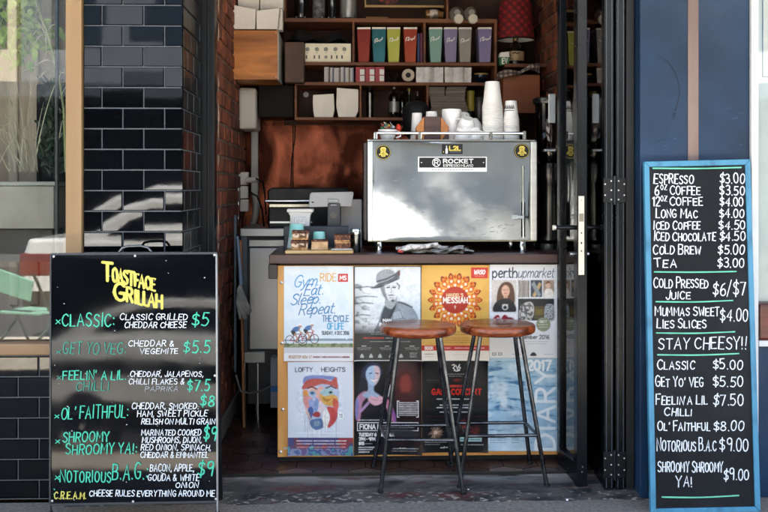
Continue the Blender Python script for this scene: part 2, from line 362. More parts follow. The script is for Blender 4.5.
# ================================================================== MATERIALS
YF = 4.70
tile_m = S('glazed_black_tile', '#07080b', rough=.022, rv=.012, spec=.5, vs=5, island=.35, bump=.035, bs=6)
grout_m = S('grey_grout', '#6b7076', rough=.9, vs=30)
pine_m = S('varnished_pine', '#a88b62', rough=.45, col2='#8b6d48', vs=3, stretch=(1,1,.12) , bump=.1)
sill_m = S('varnished_pine_sill', '#a08160', rough=.45, col2='#7d5f3f', vs=3, stretch=(.12,1,1), bump=.1)
ply_m = S('orange_plywood', '#bd7631', rough=.5, col2='#834813', vs=2.6, stretch=(.5,1,3.4), lo=.38, hi=.6, dist=1.2)
panel_m = S('counter_plywood', '#cf9a52', rough=.5, col2='#b37530', vs=3, stretch=(2.5,1,.4), dist=.8)
shelf_m = S('dark_stained_shelf', '#7d4823', rough=.6, col2='#4a2710', vs=4, stretch=(.3,1,3))
shelfback_m = S('dark_shelf_back', '#54301b', rough=.7, col2='#2e180d', vs=3)
ctop_m = S('dark_red_timber', '#4a2a22', rough=.4, col2='#2b1714', vs=5, stretch=(.25,1,4), bump=.2)
brick_m = S('red_brown_brick', '#84452a', rough=.85, col2='#441d11', vs=9, island=.42, bump=.7, bs=45)
mortar_m = S('old_mortar', '#7d6a5a', rough=.95, col2='#4a3a30', vs=14, bump=.6)
steel_m = S('brushed_steel', '#b9bcbc', rough=.3, metal=1, col2='#a4a8a9', vs=3, rv=.05)
chrome_m = S('polished_chrome', '#d8dadb', rough=.08, metal=1)
blackm = S('matt_black_paint', '#0c0d0f', rough=.5, vs=12, rv=.1, spec=.2)
blackgl = S('gloss_black_plastic', '#0a0b0d', rough=.2)
doorm = S('dark_grey_door_paint', '#0b0f13', rough=.26, col2='#080b0e', vs=4, rv=.04, spec=.22)
white_m = S('white_paint', '#d9dad6', rough=.5, vs=5)
card_w = S('white_card', '#e9e2d8', rough=.7, vs=6)
paper_w = S('white_paper', '#e6e4df', rough=.7)
# ================================================================== THE GROUND AND STREET
def asphalt(name, c1, c2, **k): return S(name, c1, col2=c2, **k)
pave_m = asphalt('pavement_concrete', '#8f877b', '#5a534c', rough=.9, vs=55, lo=.25, hi=.75, bump=.8, bs=160, detail=9)
road_m = asphalt('road_asphalt', '#38383a', '#2e2e30', rough=.9, vs=70, bump=.5, bs=220)
g = MB().box(-60,60,-80,60,-1.2,-.35).build('ground', road_m); tag(g, kind='structure')
r = MB().box(-60,60,-9.0,-.32,-.349,-.19).build('road', road_m); tag(r, kind='structure')
p = MB().box(-20,20,-.30,4.66,-.348,-.055).build('pavement', pave_m); tag(p, kind='structure')
p = MB().box(-20,20,-.299,1.5,-.0545,-.049).build('kerbside_paving', S('pale_kerbside_paving','#c9c1b3',rough=.9,col2='#b3aa9c',vs=9)); tag(p, kind='structure')  # unseen pale strip, added to bounce sunlight into the shop
k = MB().box(-20,20,-.40,-.301,-.348,-.057).build('kerb', S('kerb_stone','#9a968e',rough=.85,vs=20), bevel=.015); tag(k, kind='structure')
p = MB().box(-30,30,-13.2,-9.01,-.347,-.06).build('far_pavement', S('far_paving','#4c4b4a',rough=.9,vs=20)); tag(p, kind='structure')
# worn painted threshold
nm = bpy.data.materials.new('worn_threshold_paint'); nm.use_nodes = True
def threshold_nodes():
    nt = nm.node_tree; N = nt.nodes; L = nt.links; b = N['Principled BSDF']; tc = N.new('ShaderNodeTexCoord')
    def noise(sc_, st=(1,1,1), d=8, off=0):
        m = N.new('ShaderNodeMapping'); m.inputs['Scale'].default_value = st; m.inputs['Location'].default_value = (off, off*.7, 0)
        n = N.new('ShaderNodeTexNoise'); n.inputs['Scale'].default_value = sc_; n.inputs['Detail'].default_value = d
        L.new(tc.outputs['Object'], m.inputs['Vector']); L.new(m.outputs['Vector'], n.inputs['Vector']); return n.outputs['Fac']
    def ramp(v, a, bb):
        r = N.new('ShaderNodeMapRange'); r.inputs['From Min'].default_value = a; r.inputs['From Max'].default_value = bb; L.new(v, r.inputs['Value']); return r.outputs['Result']
    def math_(op, a, bb):
        m = N.new('ShaderNodeMath'); m.operation = op
        for i, q in enumerate((a, bb)):
            if isinstance(q, float): m.inputs[i].default_value = q
            else: L.new(q, m.inputs[i])
        return m.outputs[0]
    def mix(f, a, c):
        m = N.new('ShaderNodeMix'); m.data_type = 'RGBA'; L.new(f, m.inputs['Factor'])
        if isinstance(a, str): m.inputs['A'].default_value = (*srgb(a), 1)
        else: L.new(a, m.inputs['A'])
        m.inputs['B'].default_value = (*srgb(c), 1); return m.outputs['Result']
    sp = N.new('ShaderNodeSeparateXYZ'); L.new(tc.outputs['Object'], sp.inputs[0])
    base = mix(ramp(noise(14, (.5,1.5,1), d=10), .4, .62), '#232324', '#4b4843')
    front = ramp(sp.outputs['Y'], .02, -.17)                         # the paint is worn towards the street edge
    back = ramp(sp.outputs['Y'], .02, .12)
    c = mix(math_('MULTIPLY', ramp(noise(5, (1,3,1), 9, 3.1), .36, .52), back), base, '#8a847c')   # bare concrete along the inner edge
    c = mix(math_('MULTIPLY', ramp(noise(9, (.6,1.6,1), 6, 9.3), .56, .64), .7), c, '#4a1d1c')      # old red paint
    c = mix(math_('MULTIPLY', ramp(noise(48, (.6,1.2,1), 9, 1.7), .565, .62), math_('MULTIPLY', front, .85)), c, '#a59e94')   # chips down to pale concrete
    c = mix(ramp(noise(60, (.5,1,1), 4, 5), .75, .79), c, '#8f8a83')
    L.new(c, b.inputs['Base Color']); b.inputs['Roughness'].default_value = .55
    bp = N.new('ShaderNodeBump'); bp.inputs['Strength'].default_value = .8; bp.inputs['Distance'].default_value = .006; L.new(noise(22, d=8), bp.inputs['Height']); L.new(bp.outputs['Normal'], b.inputs['Normal'])
threshold_nodes()
xL, xR = X(183, 4.7)-.6, X(640, 4.62)+.02
def thr(u, v):
    x = xL+(xR-xL)*u; y = 4.60+.30*v+(.012*math.sin(x*17)+.008*math.sin(x*41+1) if v == 0 else 0)
    return (x, y, -.010-.022*(1-v)-.026*(1-v)**4+.0015*math.sin(x*9+v*5))
t = MB().sheet(thr, 60, 8).build('threshold', nm, smooth=60); tag(t, kind='structure')
# tiled shop floor of worn hexagons
fm = MB(); hr = .1; rows = 0
y = 4.89
while y < 7.0:
    x = -2.0+(rows % 2)*hr*.866
    while x < 1.6:
        rr = hr*.965
        pts = [(x+rr*math.sin(math.pi/3*q), y+rr*math.cos(math.pi/3*q)) for q in range(6)]
        pts = [(a, max(4.9, b)) for a, b in pts]
        z = .0+random.uniform(-.0012,.0012)
        fm.add([(a,b,z) for a,b in pts], [(0,5,4,3,2,1)], 0 if random.random() > .12 else 1)
        x += hr*1.732
    y += hr*1.5; rows += 1
fm.box(-3.2,2.4,4.897,7.05,-.3,-.003,2)
hexm = S('terracotta_hexagon_tile', '#43281f', rough=.4, col2='#271512', vs=5, island=.22, rv=.12)
hexp = S('buff_hexagon_tile', '#6f5547', rough=.4, col2='#463229', vs=5, island=.25, rv=.12)
f = fm.build('floor', [hexm, hexp, S('floor_grout','#2a1a15',rough=.9)]); tag(f, kind='structure')
MB().box(X(205,4.9),X(640,4.9),4.885,4.8965,-.06,.004).build('threshold_strip', S('dull_brass_strip','#2a2724',rough=.4,metal=.6), None, .002)
tag(bpy.data.objects['threshold_strip'], kind='structure')
# ================================================================== LEFT: TILED WALL AND WINDOW
xa, xp0, xp1, xt = X(-190,YF), X(67,YF), X(83.5,YF), X(183,YF)
zs1, zs0 = Z(342.5,30,YF), Z(354.5,30,YF)
def tile_run(mb, fn, u0, u1, z0, z1, zref, uref, th=.1, tw=.1935, rh=.0963, gap=.0045):
    """glazed bricks in running bond; fn(u, z, out)->point"""
    r0 = math.floor((z0-zref)/rh); r1 = math.ceil((z1-zref)/rh)
    for r in range(r0, r1):
        za, zb = max(z0, zref+r*rh+gap/2), min(z1, zref+(r+1)*rh-gap/2)
        if zb-za < .01: continue
        off = uref+(r % 2)*tw/2
        c0 = math.floor((u0-off)/tw); c1 = math.ceil((u1-off)/tw)
        for c in range(c0, c1):
            ua, ub = max(u0, off+c*tw+gap/2), min(u1, off+(c+1)*tw-gap/2)
            if ub-ua < .008: continue
            e = .0035; ta, tb = random.gauss(0,.0005), random.gauss(0,.0002)
            o = lambda su, sv: .010+ta*su+tb*sv
            vs = [fn(ua,za,0),fn(ub,za,0),fn(ub,zb,0),fn(ua,zb,0),
                  fn(ua+e*.3,za+e*.3,.006),fn(ub-e*.3,za+e*.3,.006),fn(ub-e*.3,zb-e*.3,.006),fn(ua+e*.3,zb-e*.3,.006),
                  fn(ua+e,za+e,o(-1,-1)),fn(ub-e,za+e,o(1,-1)),fn(ub-e,zb-e,o(1,1)),fn(ua+e,zb-e,o(-1,1))]
            fs = [(8,9,10,11)]
            for i in range(4):
                j = (i+1) % 4; fs += [(i,j,4+j,4+i),(4+i,4+j,8+j,8+i)]
            mb.add(vs, fs)
zr = Z(108,140,YF); ur = X(101.5,YF)
tw_ = thing('tiled_wall', 'wall and pillar of glossy black glazed bricks with grey joints', 'wall', ((xa+xt)/2, 4.8, -.055))
mb = MB(); mb.box(xa,xp1,YF+.012,4.95,-.055,zs0); mb.box(xp1+.0005,xt-.012,YF+.012,5.40,-.055,2.95); mb.build('core', grout_m, tw_)
mb = MB()
tile_run(mb, lambda u,z,o: (u, YF+.012-o, z), xp1, xt, -.05, 2.95, zr, ur)
tile_run(mb, lambda u,z,o: (u, YF+.012-o, z), xa, xp1-.002, -.05, zs0, zr, ur)
mb.build('tile_facing', tile_m, tw_)
mb = MB(); tile_run(mb, lambda u,z,o: (xt-.012+o, u, z), YF+.004, 5.33, -.05, 2.95, zr, YF-.05)
mb.build('side_tiles', S('matt_black_side_tile', '#0a0e12', rough=.25, vs=5, island=.2, spec=.35), tw_)
st = MB(); st.box(xt-.02, X(216,5.4), 5.335, 5.44, 0, 2.95); st.box(X(207,5.33),X(209,5.33),5.325,5.345,0,2.95)
tag(st.build('steel_jamb', S('jamb_paint','#0c1013',rough=.35,vs=9,rv=.05,spec=.25), None, .004), 'dark steel jamb post between black tiled pillar and old brick wall', 'door jamb')
# window: frame, glass, room with plants
wn = thing('shop_window', 'large shop window in pale varnished pine frame left of tiled pillar', 'window', ((xa+xp1)/2, YF, zs0))
mb = MB(); mb.box(xp0,xp1-.003,YF-.025,YF+.09,zs1+.0005,2.95); mb.build('window_post', pine_m, wn, .004)
mb = MB(); mb.box(xa,xp1-.003,YF-.04,YF+.16,zs0+.002,zs1); mb.build('sill', sill_m, wn, .005)
mb = MB(); mb.box(X(55.5,YF+.06),X(58,YF+.06),YF+.05,YF+.075,zs1+.001,2.95); mb.build('glazing_bar', S('thin_dark_bar','#3a3f40',rough=.4), wn)
mb = MB(); mb.box(xa,xp0-.002,YF+.03,YF+.036,zs1+.001,2.95); mb.build('glass', glass_mat('window_glass',(.93,.95,.94),1.55), wn)
# little room behind the window
rm = thing('display_room', 'shallow display room with beige lining behind the window', 'room', (-1.9,5.6,0))
lining = S('beige_lining', '#c2b4a6', rough=.9, col2='#a09082', vs=1.2, stretch=(5,1,.15))
mb = MB(); mb.box(xa-.2,X(84,5.9),5.98,6.04,0,2.95); mb.build('back_lining', lining, rm)
mb = MB()
for i in range(12):
    x = xa+i*.12
    mb.prism([(x,.7),(x+.055,.7),(x+.055,2.94),(x,2.94)], 5.955, 5.979)
mb.build('lining_boards', S('beige_board','#c9bcae',rough=.85,col2='#ad9d8d',vs=2,stretch=(4,1,.3)), rm, .01)
mb = MB(); mb.box(xa-.2,X(84,5.3),YF+.17,5.979,.45,.5); mb.build('ledge', S('ledge_paint','#57514a',rough=.7), rm)
# ------------------------------------------------------------------ planting behind the glass
leafl = S('pale_leaf','#9fb35e',rough=.5,col2='#5f7c36',vs=9,island=.25)
leafd = S('dark_leaf','#1f3a25',rough=.4,col2='#10241a',vs=9,island=.3)
strawl = S('straw_blade','#bcb8a2',rough=.6,col2='#928f78',vs=9,island=.3)
def blade(mb, a, b, w, sag, n=9, m=0):
    a, b = Vector(a), Vector(b); d = b-a; s = Vector((d.z, .3*d.x, -d.x)).normalized(); vs = []; fs = []
    for i in range(n+1):
        t = i/n; c = a+d*t+Vector((0,0,sag*4*t*(1-t))); ww = w*(math.sin(math.pi*min(1,.12+t*.88))**.7)/2+.0006
        vs += [c+s*ww, c+Vector((0,.15*ww,0)), c-s*ww]
    for i in range(n):
        o = 3*i; fs += [(o,o+1,o+4,o+3),(o+1,o+2,o+5,o+4)]
    mb.add(vs, fs, m)
def leaf(mb, c, L, w, ang, m=0, tilt=.4):
    d = Vector((math.cos(ang), random.uniform(-.4,.4), math.sin(ang)))*L; s = Vector((-math.sin(ang), tilt*random.uniform(-1,1), math.cos(ang)))*w
    c = Vector(c); dr = Vector((0,0,-.12*L))
    mb.add([c, c+d*.35+s*.5, c+d*.75+s*.36+dr*.5, c+d+dr, c+d*.75-s*.36+dr*.5, c+d*.35-s*.5, c+d*.5+Vector((0,.04*L,0))], [(0,1,6),(1,2,6),(2,3,6),(3,4,6),(4,5,6),(5,0,6)], m)
pl = thing('planter_box', 'pale grey planter box behind the window glass', 'planter', W(15,228,5.3))
mb = MB(); mb.pbox(-70,186,54,229,5.25,.3); mb.build('box', S('planter_paint','#b7b1a8',rough=.6,col2='#9b958c',vs=3), pl, .006)
mb = MB(); mb.pbox(-71,181.5,55,185.6,5.24,.32); mb.build('rim', S('planter_rim','#a9aaa6',rough=.5), pl, .004)
mb = MB(); mb.pbox(-68,229.6,52,262,5.3,.2); mb.build('foot', S('planter_foot','#57524c',rough=.7), pl)
def stalk(mb, pts, Y, r0, r1, n=6, m=0):
    P = [W(a,b,Y+d) for a,b,d in pts]; mb.tube(P, [r0+(r1-r0)*i/(len(P)-1) for i in range(len(P))], n, m)
# tall stalk with grass blades
pg = thing('ornamental_grass', 'tall straw coloured grass with one long pale stalk by window post', 'plant', W(35,172,5.38))
mb = MB(); stalk(mb, [(66,172,0),(64,110,0),(58,70,-.02),(47,32,-.05),(36,2,-.07),(30,-25,-.08)], 5.36, .008, .004); mb.build('stalk', S('pale_stalk','#a9ad7a',rough=.5,col2='#86915c',vs=6), pg)
mb = MB(); rr = random.Random(4)
for i in range(42):
    bx = rr.uniform(-35,40); tx = bx+rr.gauss(0,30)-8; ty = rr.uniform(62,140)
    blade(mb, W(bx,172,5.36+rr.uniform(-.08,.1)), W(tx,ty,5.36+rr.uniform(-.22,.15)), rr.uniform(.0012,.0042), rr.uniform(.02,.16))
for i in range(26):
    t = rr.uniform(.1,.9); bx, by = 66-30*t*t, 150-140*t
    blade(mb, W(bx,by,5.34), W(bx+rr.gauss(-8,24),by+rr.uniform(-30,30),5.3+rr.uniform(-.1,.15)), .004, .04)
mb.build('blades', strawl, pg)
pv = thing('hanging_vine', 'leafy pale green vine hanging at top of window', 'plant', W(12,-30,5.45))
mb = MB(); ml = MB()
for i in range(22):
    x = rr.uniform(-60,42); y0 = -30; pts = []; Yd = rr.uniform(-.1,.15)
    for j in range(6): pts.append((x, y0, Yd)); x += rr.gauss(2,7); y0 += rr.uniform(8,22)
    stalk(mb, pts, 5.4, .002, .0012, 4)
    for (a,b,d) in pts:
        for q in range(3): leaf(ml, W(a+rr.gauss(0,5),b+rr.gauss(0,5),5.4+d), rr.uniform(.04,.09), rr.uniform(.02,.04), rr.uniform(-2.6,.5))
mb.build('stems', strawl, pv); ml.build('leaves', leafl, pv)
pd = thing('dark_foliage_plant', 'dark green leafy plant against the black panel by window post', 'plant', W(52,172,5.45))
mb = MB()
for i in range(190):
    a, b = rr.gauss(53,6.5), rr.uniform(84,180); leaf(mb, W(a,b,5.46+rr.uniform(-.07,.06)), rr.uniform(.05,.12), rr.uniform(.01,.026), rr.uniform(.3,2.6))
mb.build('leaves', leafd, pd)
mb = MB(); stalk(mb, [(52,172,0),(51,130,.0),(54,85,0)], 5.46, .009, .004); mb.build('stem', leafd, pd)
tag(MB().pbox(36,84,66,215,5.62,.25)  .build('black_screen', blackm, None, .01), 'tall black panel standing behind plants inside the window', 'screen')
# ================================================================== BRICK WALLS, BACK WALL, CEILING, HEADER, ADDED AWNING
def brick_wall(name, label, x, y0, y1, sgn, th=.16, z1=2.94):
    t = thing(name, label, 'wall', (x-sgn*th/2, (y0+y1)/2, 0))
    mb = MB(); mb.box(x-sgn*.008, x-sgn*th, y0, y1, -.05, z1); mb.build('mortar', mortar_m, t)
    mb = MB(); z = .005; r = 0
    while z < z1-.05:
        yb = y0-(r % 3 == 1)*.11-(r % 3 == 2)*.06
        while yb < y1:
            ln = .228 if r % 6 else .108
            a, b = max(y0, yb), min(y1, yb+ln)
            if b-a > .02:
                o = random.uniform(-.004,.006); q = .004
                xi, xo = x-sgn*.01, x+sgn*o
                vs = [(xi,a,z),(xi,b,z),(xi,b,z+.079),(xi,a,z+.079),(xo,a+q,z+q),(xo,b-q,z+q),(xo,b-q,z+.079-q),(xo,a+q,z+.079-q)]
                mb.add(vs, [(4,5,6,7),(0,1,5,4),(1,2,6,5),(2,3,7,6),(3,0,4,7)])
            yb += ln+.011
        z += .0925; r += 1
    mb.build('brick_facing', brick_m, t); return t
xl = X(216.5,5.44)
bwL = brick_wall('brick_wall', 'old red brick side wall left of the counter with crumbling mortar', xl, 5.442, 6.94, 1)
MB().box(xl+.001, xl+.018, 5.45, 6.93, .001, .1).build('skirting', S('grey_skirting','#77736e',rough=.6), bwL, .003)
mb = MB(); rr = random.Random(31)
for i in range(15):
    z = rr.uniform(.5,2.6); w = rr.uniform(.02,.07); h = rr.uniform(.03,.12); n = 9
    mb.add([(xl+.0075,5.4435+w*(.5+.5*math.cos(a*.698))*rr.uniform(.6,1),z+h*math.sin(a*.698)*rr.uniform(.5,1)) for a in range(n)]+[(xl+.011,5.4435+w*.4,z)],[(a,(a+1)%n,n) for a in range(n)])
mb.build('plaster_remnant', S('flaking_plaster','#b8a896',rough=.9,col2='#8f7c69',vs=30), bwL)
xr = X(548,6.46)
brick_wall('brick_wall', 'dark red brick side wall on right behind the folded doors', xr, 5.3, 6.94, -1)
bk = thing('back_wall', 'dark back wall with aged copper splashback behind the machine', 'wall', (.3,7.0,0))
MB().box(-1.2,1.7,6.95,7.1,0,2.95).build('plaster', S('dark_brown_plaster','#26150e',rough=.8,vs=4), bk)
copm = S('aged_copper_sheet', '#824733', rough=.25, metal=1, col2='#2a130c', vs=3.6, stretch=(1.3,1,.7), lo=.36, hi=.6, rv=.13, detail=10, bump=.3, bs=7, dist=.6)
zc1, zc0 = Z(113,300,6.93), Z(232,300,6.93)
c1 = X(293,6.93)
MB().box(X(236,6.93),c1-.002,6.935,6.949,zc0,Z(88,300,6.93)).box(c1+.002,X(470,6.93),6.93,6.949,zc0,zc1).build('copper_sheet', copm, bk, .002)
cl = MB(); cl.box(-3.0,1.9,4.75,7.2,2.951,3.05); tag(cl.build('ceiling', S('white_ceiling','#d6d0c4',rough=.9)), kind='structure')
# right hand side: black jamb, blue wall, white post, second window
YB = 4.62
xb0, xb1, xw1 = X(640,YB), X(749.5,YB), X(757,YB)
tag(MB().box(X(626,4.7), xb0-.002, 4.70, 5.32, -.05, 2.95).build('black_jamb', S('black_jamb_paint','#08090b',rough=.5), None, .004), 'black painted jamb between folded doors and blue wall', 'door jamb')
bw = thing('blue_wall', 'blue painted wall panel with a copper strip behind menu board', 'wall', ((xb0+xb1)/2, YB+.1, -.055))
bluem = S('scuffed_blue_paint', '#1c3751', rough=.42, col2='#0e2137', vs=1.7, rv=.14, bump=.4, bs=9, lo=.36, hi=.64, detail=10, spec=.3)
MB().box(xb0,xb1,YB,YB+.3,-.054,2.95).build('painted_panel', bluem, bw, .004)
MB().pbox(688,-60,698.5,520,YB-.004,.0035).build('copper_strip', S('dull_copper_strip','#7c665c',rough=.45,col2='#5c463d',vs=5,stretch=(1,1,.3)), bw)
lt = Letters(lambda x,y,l: W(x,y,YB-.0015-l))
lt.strokes([smooth_pts([(659,57),(666,60),(673,68),(678,80),(680,92),(677,106),(674,118)],4), smooth_pts([(674,118),(672.6,113),(675,110)],3)], .6, 0)
lt.strokes([[(653,130),(655.5,129)],[(664,128),(669,125),(672,121)],[(702,120),(708,116),(714,114)],[(661,102),(664,103)],[(656,92),(659,91)],[(716,84),(718,84)],[(657,143),(662,139),(668,140)]], .35, 0)
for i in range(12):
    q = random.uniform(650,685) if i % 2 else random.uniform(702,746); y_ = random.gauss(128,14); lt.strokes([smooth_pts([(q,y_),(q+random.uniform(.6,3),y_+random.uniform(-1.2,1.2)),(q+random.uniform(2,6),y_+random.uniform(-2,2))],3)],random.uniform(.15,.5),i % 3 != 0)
lt.build('scratch', [S('dark_scratch','#0e1a2a',rough=.7), S('pale_scuff','#35536e',rough=.6)], bw)  # dark strokes are scratches; pale ones paint a gloss reflection smear
MB().box(xb1+.002,xw1,YB-.02,YB+.3,-.054,2.95).build('white_post', white_m, None, .004)
tag(bpy.data.objects['white_post'], 'narrow white post between blue wall and right hand window', 'post')
w2 = thing('side_window', 'pale window over red brown sill at right edge', 'window', (xw1+.3, YB, Z(345,780,YB)))
x2 = X(900,YB)
MB().box(xw1+.002,x2,YB-.03,YB+.2,Z(339.5,762,YB),Z(303,762,YB)).build('sill', S('red_brown_sill','#6d2f22',rough=.3,col2='#45190f',vs=4,stretch=(.3,1,3)), w2, .012)
MB().box(xw1+.002,x2,YB-.02,YB+.2,Z(346,762,YB),Z(340,762,YB)).build('white_trim', white_m, w2, .002)
MB().box(xw1+.002,x2,YB+.03,YB+.036,Z(302.5,762,YB),2.95).build('glass', glass_mat('window_glass'), w2)
MB().box(xw1+.002,x2,YB+.05,YB+.08,Z(302.5,762,YB),2.95).build('white_blind', S('white_blind','#dfe5e6',rough=.8,vs=2), w2)
MB().pbox(762.5,-40,790,77,YB+.045,.003,0).build('notice_frame', S('blue_frame','#7f93b5',rough=.6), w2)
MB().pbox(763.3,-40,789,76.2,YB+.042,.003,0).build('notice', paper_w, w2)
tag(MB().box(xw1+.002,x2,YB,YB+.28,-.054,Z(346.5,762,YB)).build('blue_stall_riser', bluem, None, .004), 'blue painted panel under the window at right edge', 'wall')
# header and upper wall, plus an unseen awning added to block sun (they shade the shopfront)
hd = thing('shop_upper_storey', 'plain upper wall and street awning above the shopfront', 'building', (0,5.2,2.95))
up = S('upper_wall_render','#6e6a66',rough=.85,vs=3)
MB().box(-20,20,YF+.005,4.90,2.955,4.2).build('wall', up, hd)
MB().box(-20,20,4.901,9,4.0,4.2).build('roof', up, hd)
MB().box(-20,20,3.3,YF,3.02,3.12).build('awning', S('awning_soffit','#b9b5ac',rough=.8,vs=3), hd)  # unseen awning, added to block the sun; its pale underside bounces light
# solid masses either side so that no daylight leaks in
tag(MB().box(-20,xa-.25,4.72,9,-.054,2.95).build('neighbour_wall', up), 'plain rendered wall of the shop next door on the left', 'wall')
tag(MB().box(x2+.002,20,4.72,9,-.054,2.95).build('neighbour_wall', up), 'plain rendered wall of the shop next door on the right', 'wall')
MB().box(xa-.24,xl-.17,6.06,9,-.05,2.95).build('party_wall', up); tag(bpy.data.objects['party_wall'], 'plain rear wall closing off the display room', 'wall')
# ================================================================== FOLDED GLASS DOORS
def leaf_door(label, px, Y0, Y1, wpx, hinge=False):
    """one glazed leaf standing at right angles to the street; px,wpx = edge seen in the photograph"""
    x0, x1 = X(px,Y0), X(px+wpx,Y0); zb = -.028; zt = 2.6
    t = thing('folding_door', label, 'door', ((x0+x1)/2, (Y0+Y1)/2, zb), 'folded glass door leaves')
    sw = .055
    MB().box(x0,x1,Y0,Y0+sw,zb,zt).build('stile', doorm, t, .004)
    MB().box(x0+.004,x1-.004,Y1-sw*.8,Y1,zb,zt).build('stile', doorm, t, .004)
    MB().box(x0+.002,x1-.002,Y0+sw+.001,Y1-sw*.8-.001,zb,zb+.11).build('bottom_rail', doorm, t, .004)
    MB().box(x0+.002,x1-.002,Y0+sw+.001,Y1-sw*.8-.001,zt-.1,zt).build('top_rail', doorm, t, .004)
    xm = (x0+x1)/2
    MB().box(xm-.003,xm+.003,Y0+sw+.001,Y1-sw*.8-.001,zb+.111,zt-.101).build('glass', glass_mat('door_glass',(.8,.84,.84),2.2), t)
    for o in (-1,1):
        MB().box(xm+o*.0075-.004,xm+o*.0075+.004,Y0+sw+.001,Y0+sw+.012,zb+.111,zt-.101).build('glazing_bead', doorm, t)
    return t, x0, x1
dA, ax0, ax1 = leaf_door('leading glass door leaf with steel lock plate and lever handle', 577, 4.72, 5.045, 10.5)
MB().pbox(578.2,196,584.2,275,4.716,.003).build('lock_plate', S('satin_steel_plate','#c9c5ba',rough=.35,metal=.8,vs=7), dA, .001)
mb = MB()
for yy, w_, h_ in ((219,1.6,3.2),(233,1.2,1.4),(243,1.3,2.0),(251,1.2,1.4),(200,.7,.7),(271,.7,.7)):
    mb.pbox(581.2-w_/2,yy-h_/2,581.2+w_/2,yy+h_/2,4.7145,.003)
mb.build('keyhole', blackgl, dA)
MB().pbox(579,213.5,583.4,221.5,4.7135,.004).build('latch', S('brass_latch','#8e877a',rough=.3,metal=1), dA, .001)
zh = Z(227.5,580,4.76); hx0, hx1 = X(555,4.78), X(602,4.78)
for sg, xx, xe in ((-1,ax0,hx0),(1,ax1,hx1)):
    h = MB().tube([(xx,4.77,zh),(xx+sg*.03,4.77,zh)],.011,10).tube([(xx+sg*.03,4.765,zh),(xe,4.765,zh)],[.0095,.0095],10).build('lever_handle', S('black_lever','#1a1b1d',rough=.3,metal=.5), dA, smooth=40)
    MB().lathe([(.0125,0),(.0125,sg*.012)],(xe,4.765,zh),16,axis='x').build('lever_cap', S('pale_lever_cap','#cfc9bd',rough=.3,metal=.7), h, smooth=40)
    MB().tube([(xx,4.768,Z(254,580,4.76)),(xx+sg*.022,4.768,Z(254,580,4.76))],.011,12).build('lock_cylinder', steel_m, dA, smooth=40)
for yy in (467,472,499): MB().lathe([(.004,0),(.003,-.002)],(X(582+random.uniform(-1,1),4.72),4.7195,Z(yy,582,4.72)),8,axis='y').build('screw', steel_m, dA)
dA.rotation_euler = (0,0,math.radians(6)); dA.location.x -= .016
dC, cx0, cx1 = leaf_door('left leaf of the hinged door pair with shaded glass', 604.3, 4.68, 5.6, 9.4)
dD, dx0, dx1 = leaf_door('right leaf of the hinged door pair beside black jamb', 615.8, 4.68, 5.6, 9.4)
for o in (dC, dD):
    x0 = cx0 if o is dC else dx0; x1 = cx1 if o is dC else dx1
    mb = MB(); mb.box(x0+.008,x0+.011,4.6765,4.68,-.02,2.58); mb.box(x1-.011,x1-.008,4.6765,4.68,-.02,2.58); mb.build('edge_seal', S('seal_strip','#3c444b',rough=.3), o)
for i, (ya, yb, lab) in enumerate(((178,202.5,'upper black hinge plate joining the folded door pair'),(452,493,'lower black hinge plate with bright screws joining the door pair'))):
    h = thing('door_hinge', lab, 'hinge', W(615,yb,4.67), 'hinges on the folded doors')
    y1_ = yb if i == 0 else 478
    MB().pbox(603.6,ya,613.6,y1_,4.6705,.004).pbox(616.2,ya,626,y1_,4.6705,.004).build('hinge_plate', S('black_hinge_steel','#1d1f22',rough=.35,metal=.6), h, .001)
    a, b = W(614.9,ya-2,4.668), W(614.9,y1_+2,4.668)
    MB().tube([a,b],.0075,12).build('knuckle', S('dark_knuckle_steel','#33363a',rough=.3,metal=.8), h, smooth=40)
    n = y1_-ya
    for (fx, fy) in ((605.2,.25),(605.2,.7),(624.4,.25),(624.4,.7),(611.3,.12),(618.6,.12),(611.3,.5),(618.6,.5),(611.3,.88),(618.6,.88)):
        MB().lathe([(.0045,0),(.0042,-.0015),(.002,-.0025)],tuple(W(fx,ya+fy*n,4.6702)),10,axis='y').build('screw', S('bright_screw','#d9d6cc',rough=.3,metal=.9), h, smooth=60)
# ================================================================== COUNTER
YC = 5.10
ZT = EYE-.0675*5.05                      # counter top height
ct = thing('counter', 'timber counter with dark red top and plywood front covered in posters', 'counter', (X(425,YC), YC+.3, 0))
xc0, xc1 = X(277.5,YC), X(559.5,YC)
MB().box(xc0,xc1,YC,YC+.018,Z(456,425,YC),Z(265,425,YC)).build('front_panel', panel_m, ct, .003)
MB().box(X(269,5.05),X(581,5.05),5.05,5.80,ZT-.047,ZT).build('countertop', ctop_m, ct, .004)
MB().pbox(268.2,264.6,277,279,5.07,.6).build('end_apron', S('dark_apron','#1d1416',rough=.45), ct, .003)
MB().box(xc0+.01,xc1-.01,YC+.019,5.76,.06,ZT-.048).build('carcass', S('dark_carcass','#1a1310',rough=.8), ct)
MB().box(xc0+.012,xc1,YC+.012,5.7,.002,.062).build('plinth', blackm, ct)
for yy, xx in ((282.7,281.4),(343,282),(409.5,282.8),(452,280.6)):
    MB().lathe([(.0085,0),(.008,-.004),(.003,-.007)],tuple(W(xx,yy,YC-.0005)),14,axis='y').build('bolt', S('pale_bolt_head','#cfcabf',rough=.3,metal=.7), ct, smooth=50)
mb = MB(); rr = random.Random(9)
for i in range(26):
    x = xc0+.02+rr.random()*(xc1-xc0-.05); L_ = rr.uniform(.015,.09)
    mb.add([(x,YC-.002,.066),(x+L_,YC-.004,.064+rr.uniform(0,.004)),(x+L_*.8,YC-.001,.078+rr.uniform(0,.01)),(x+.1*L_,YC-.002,.076)],[(0,1,2,3)])
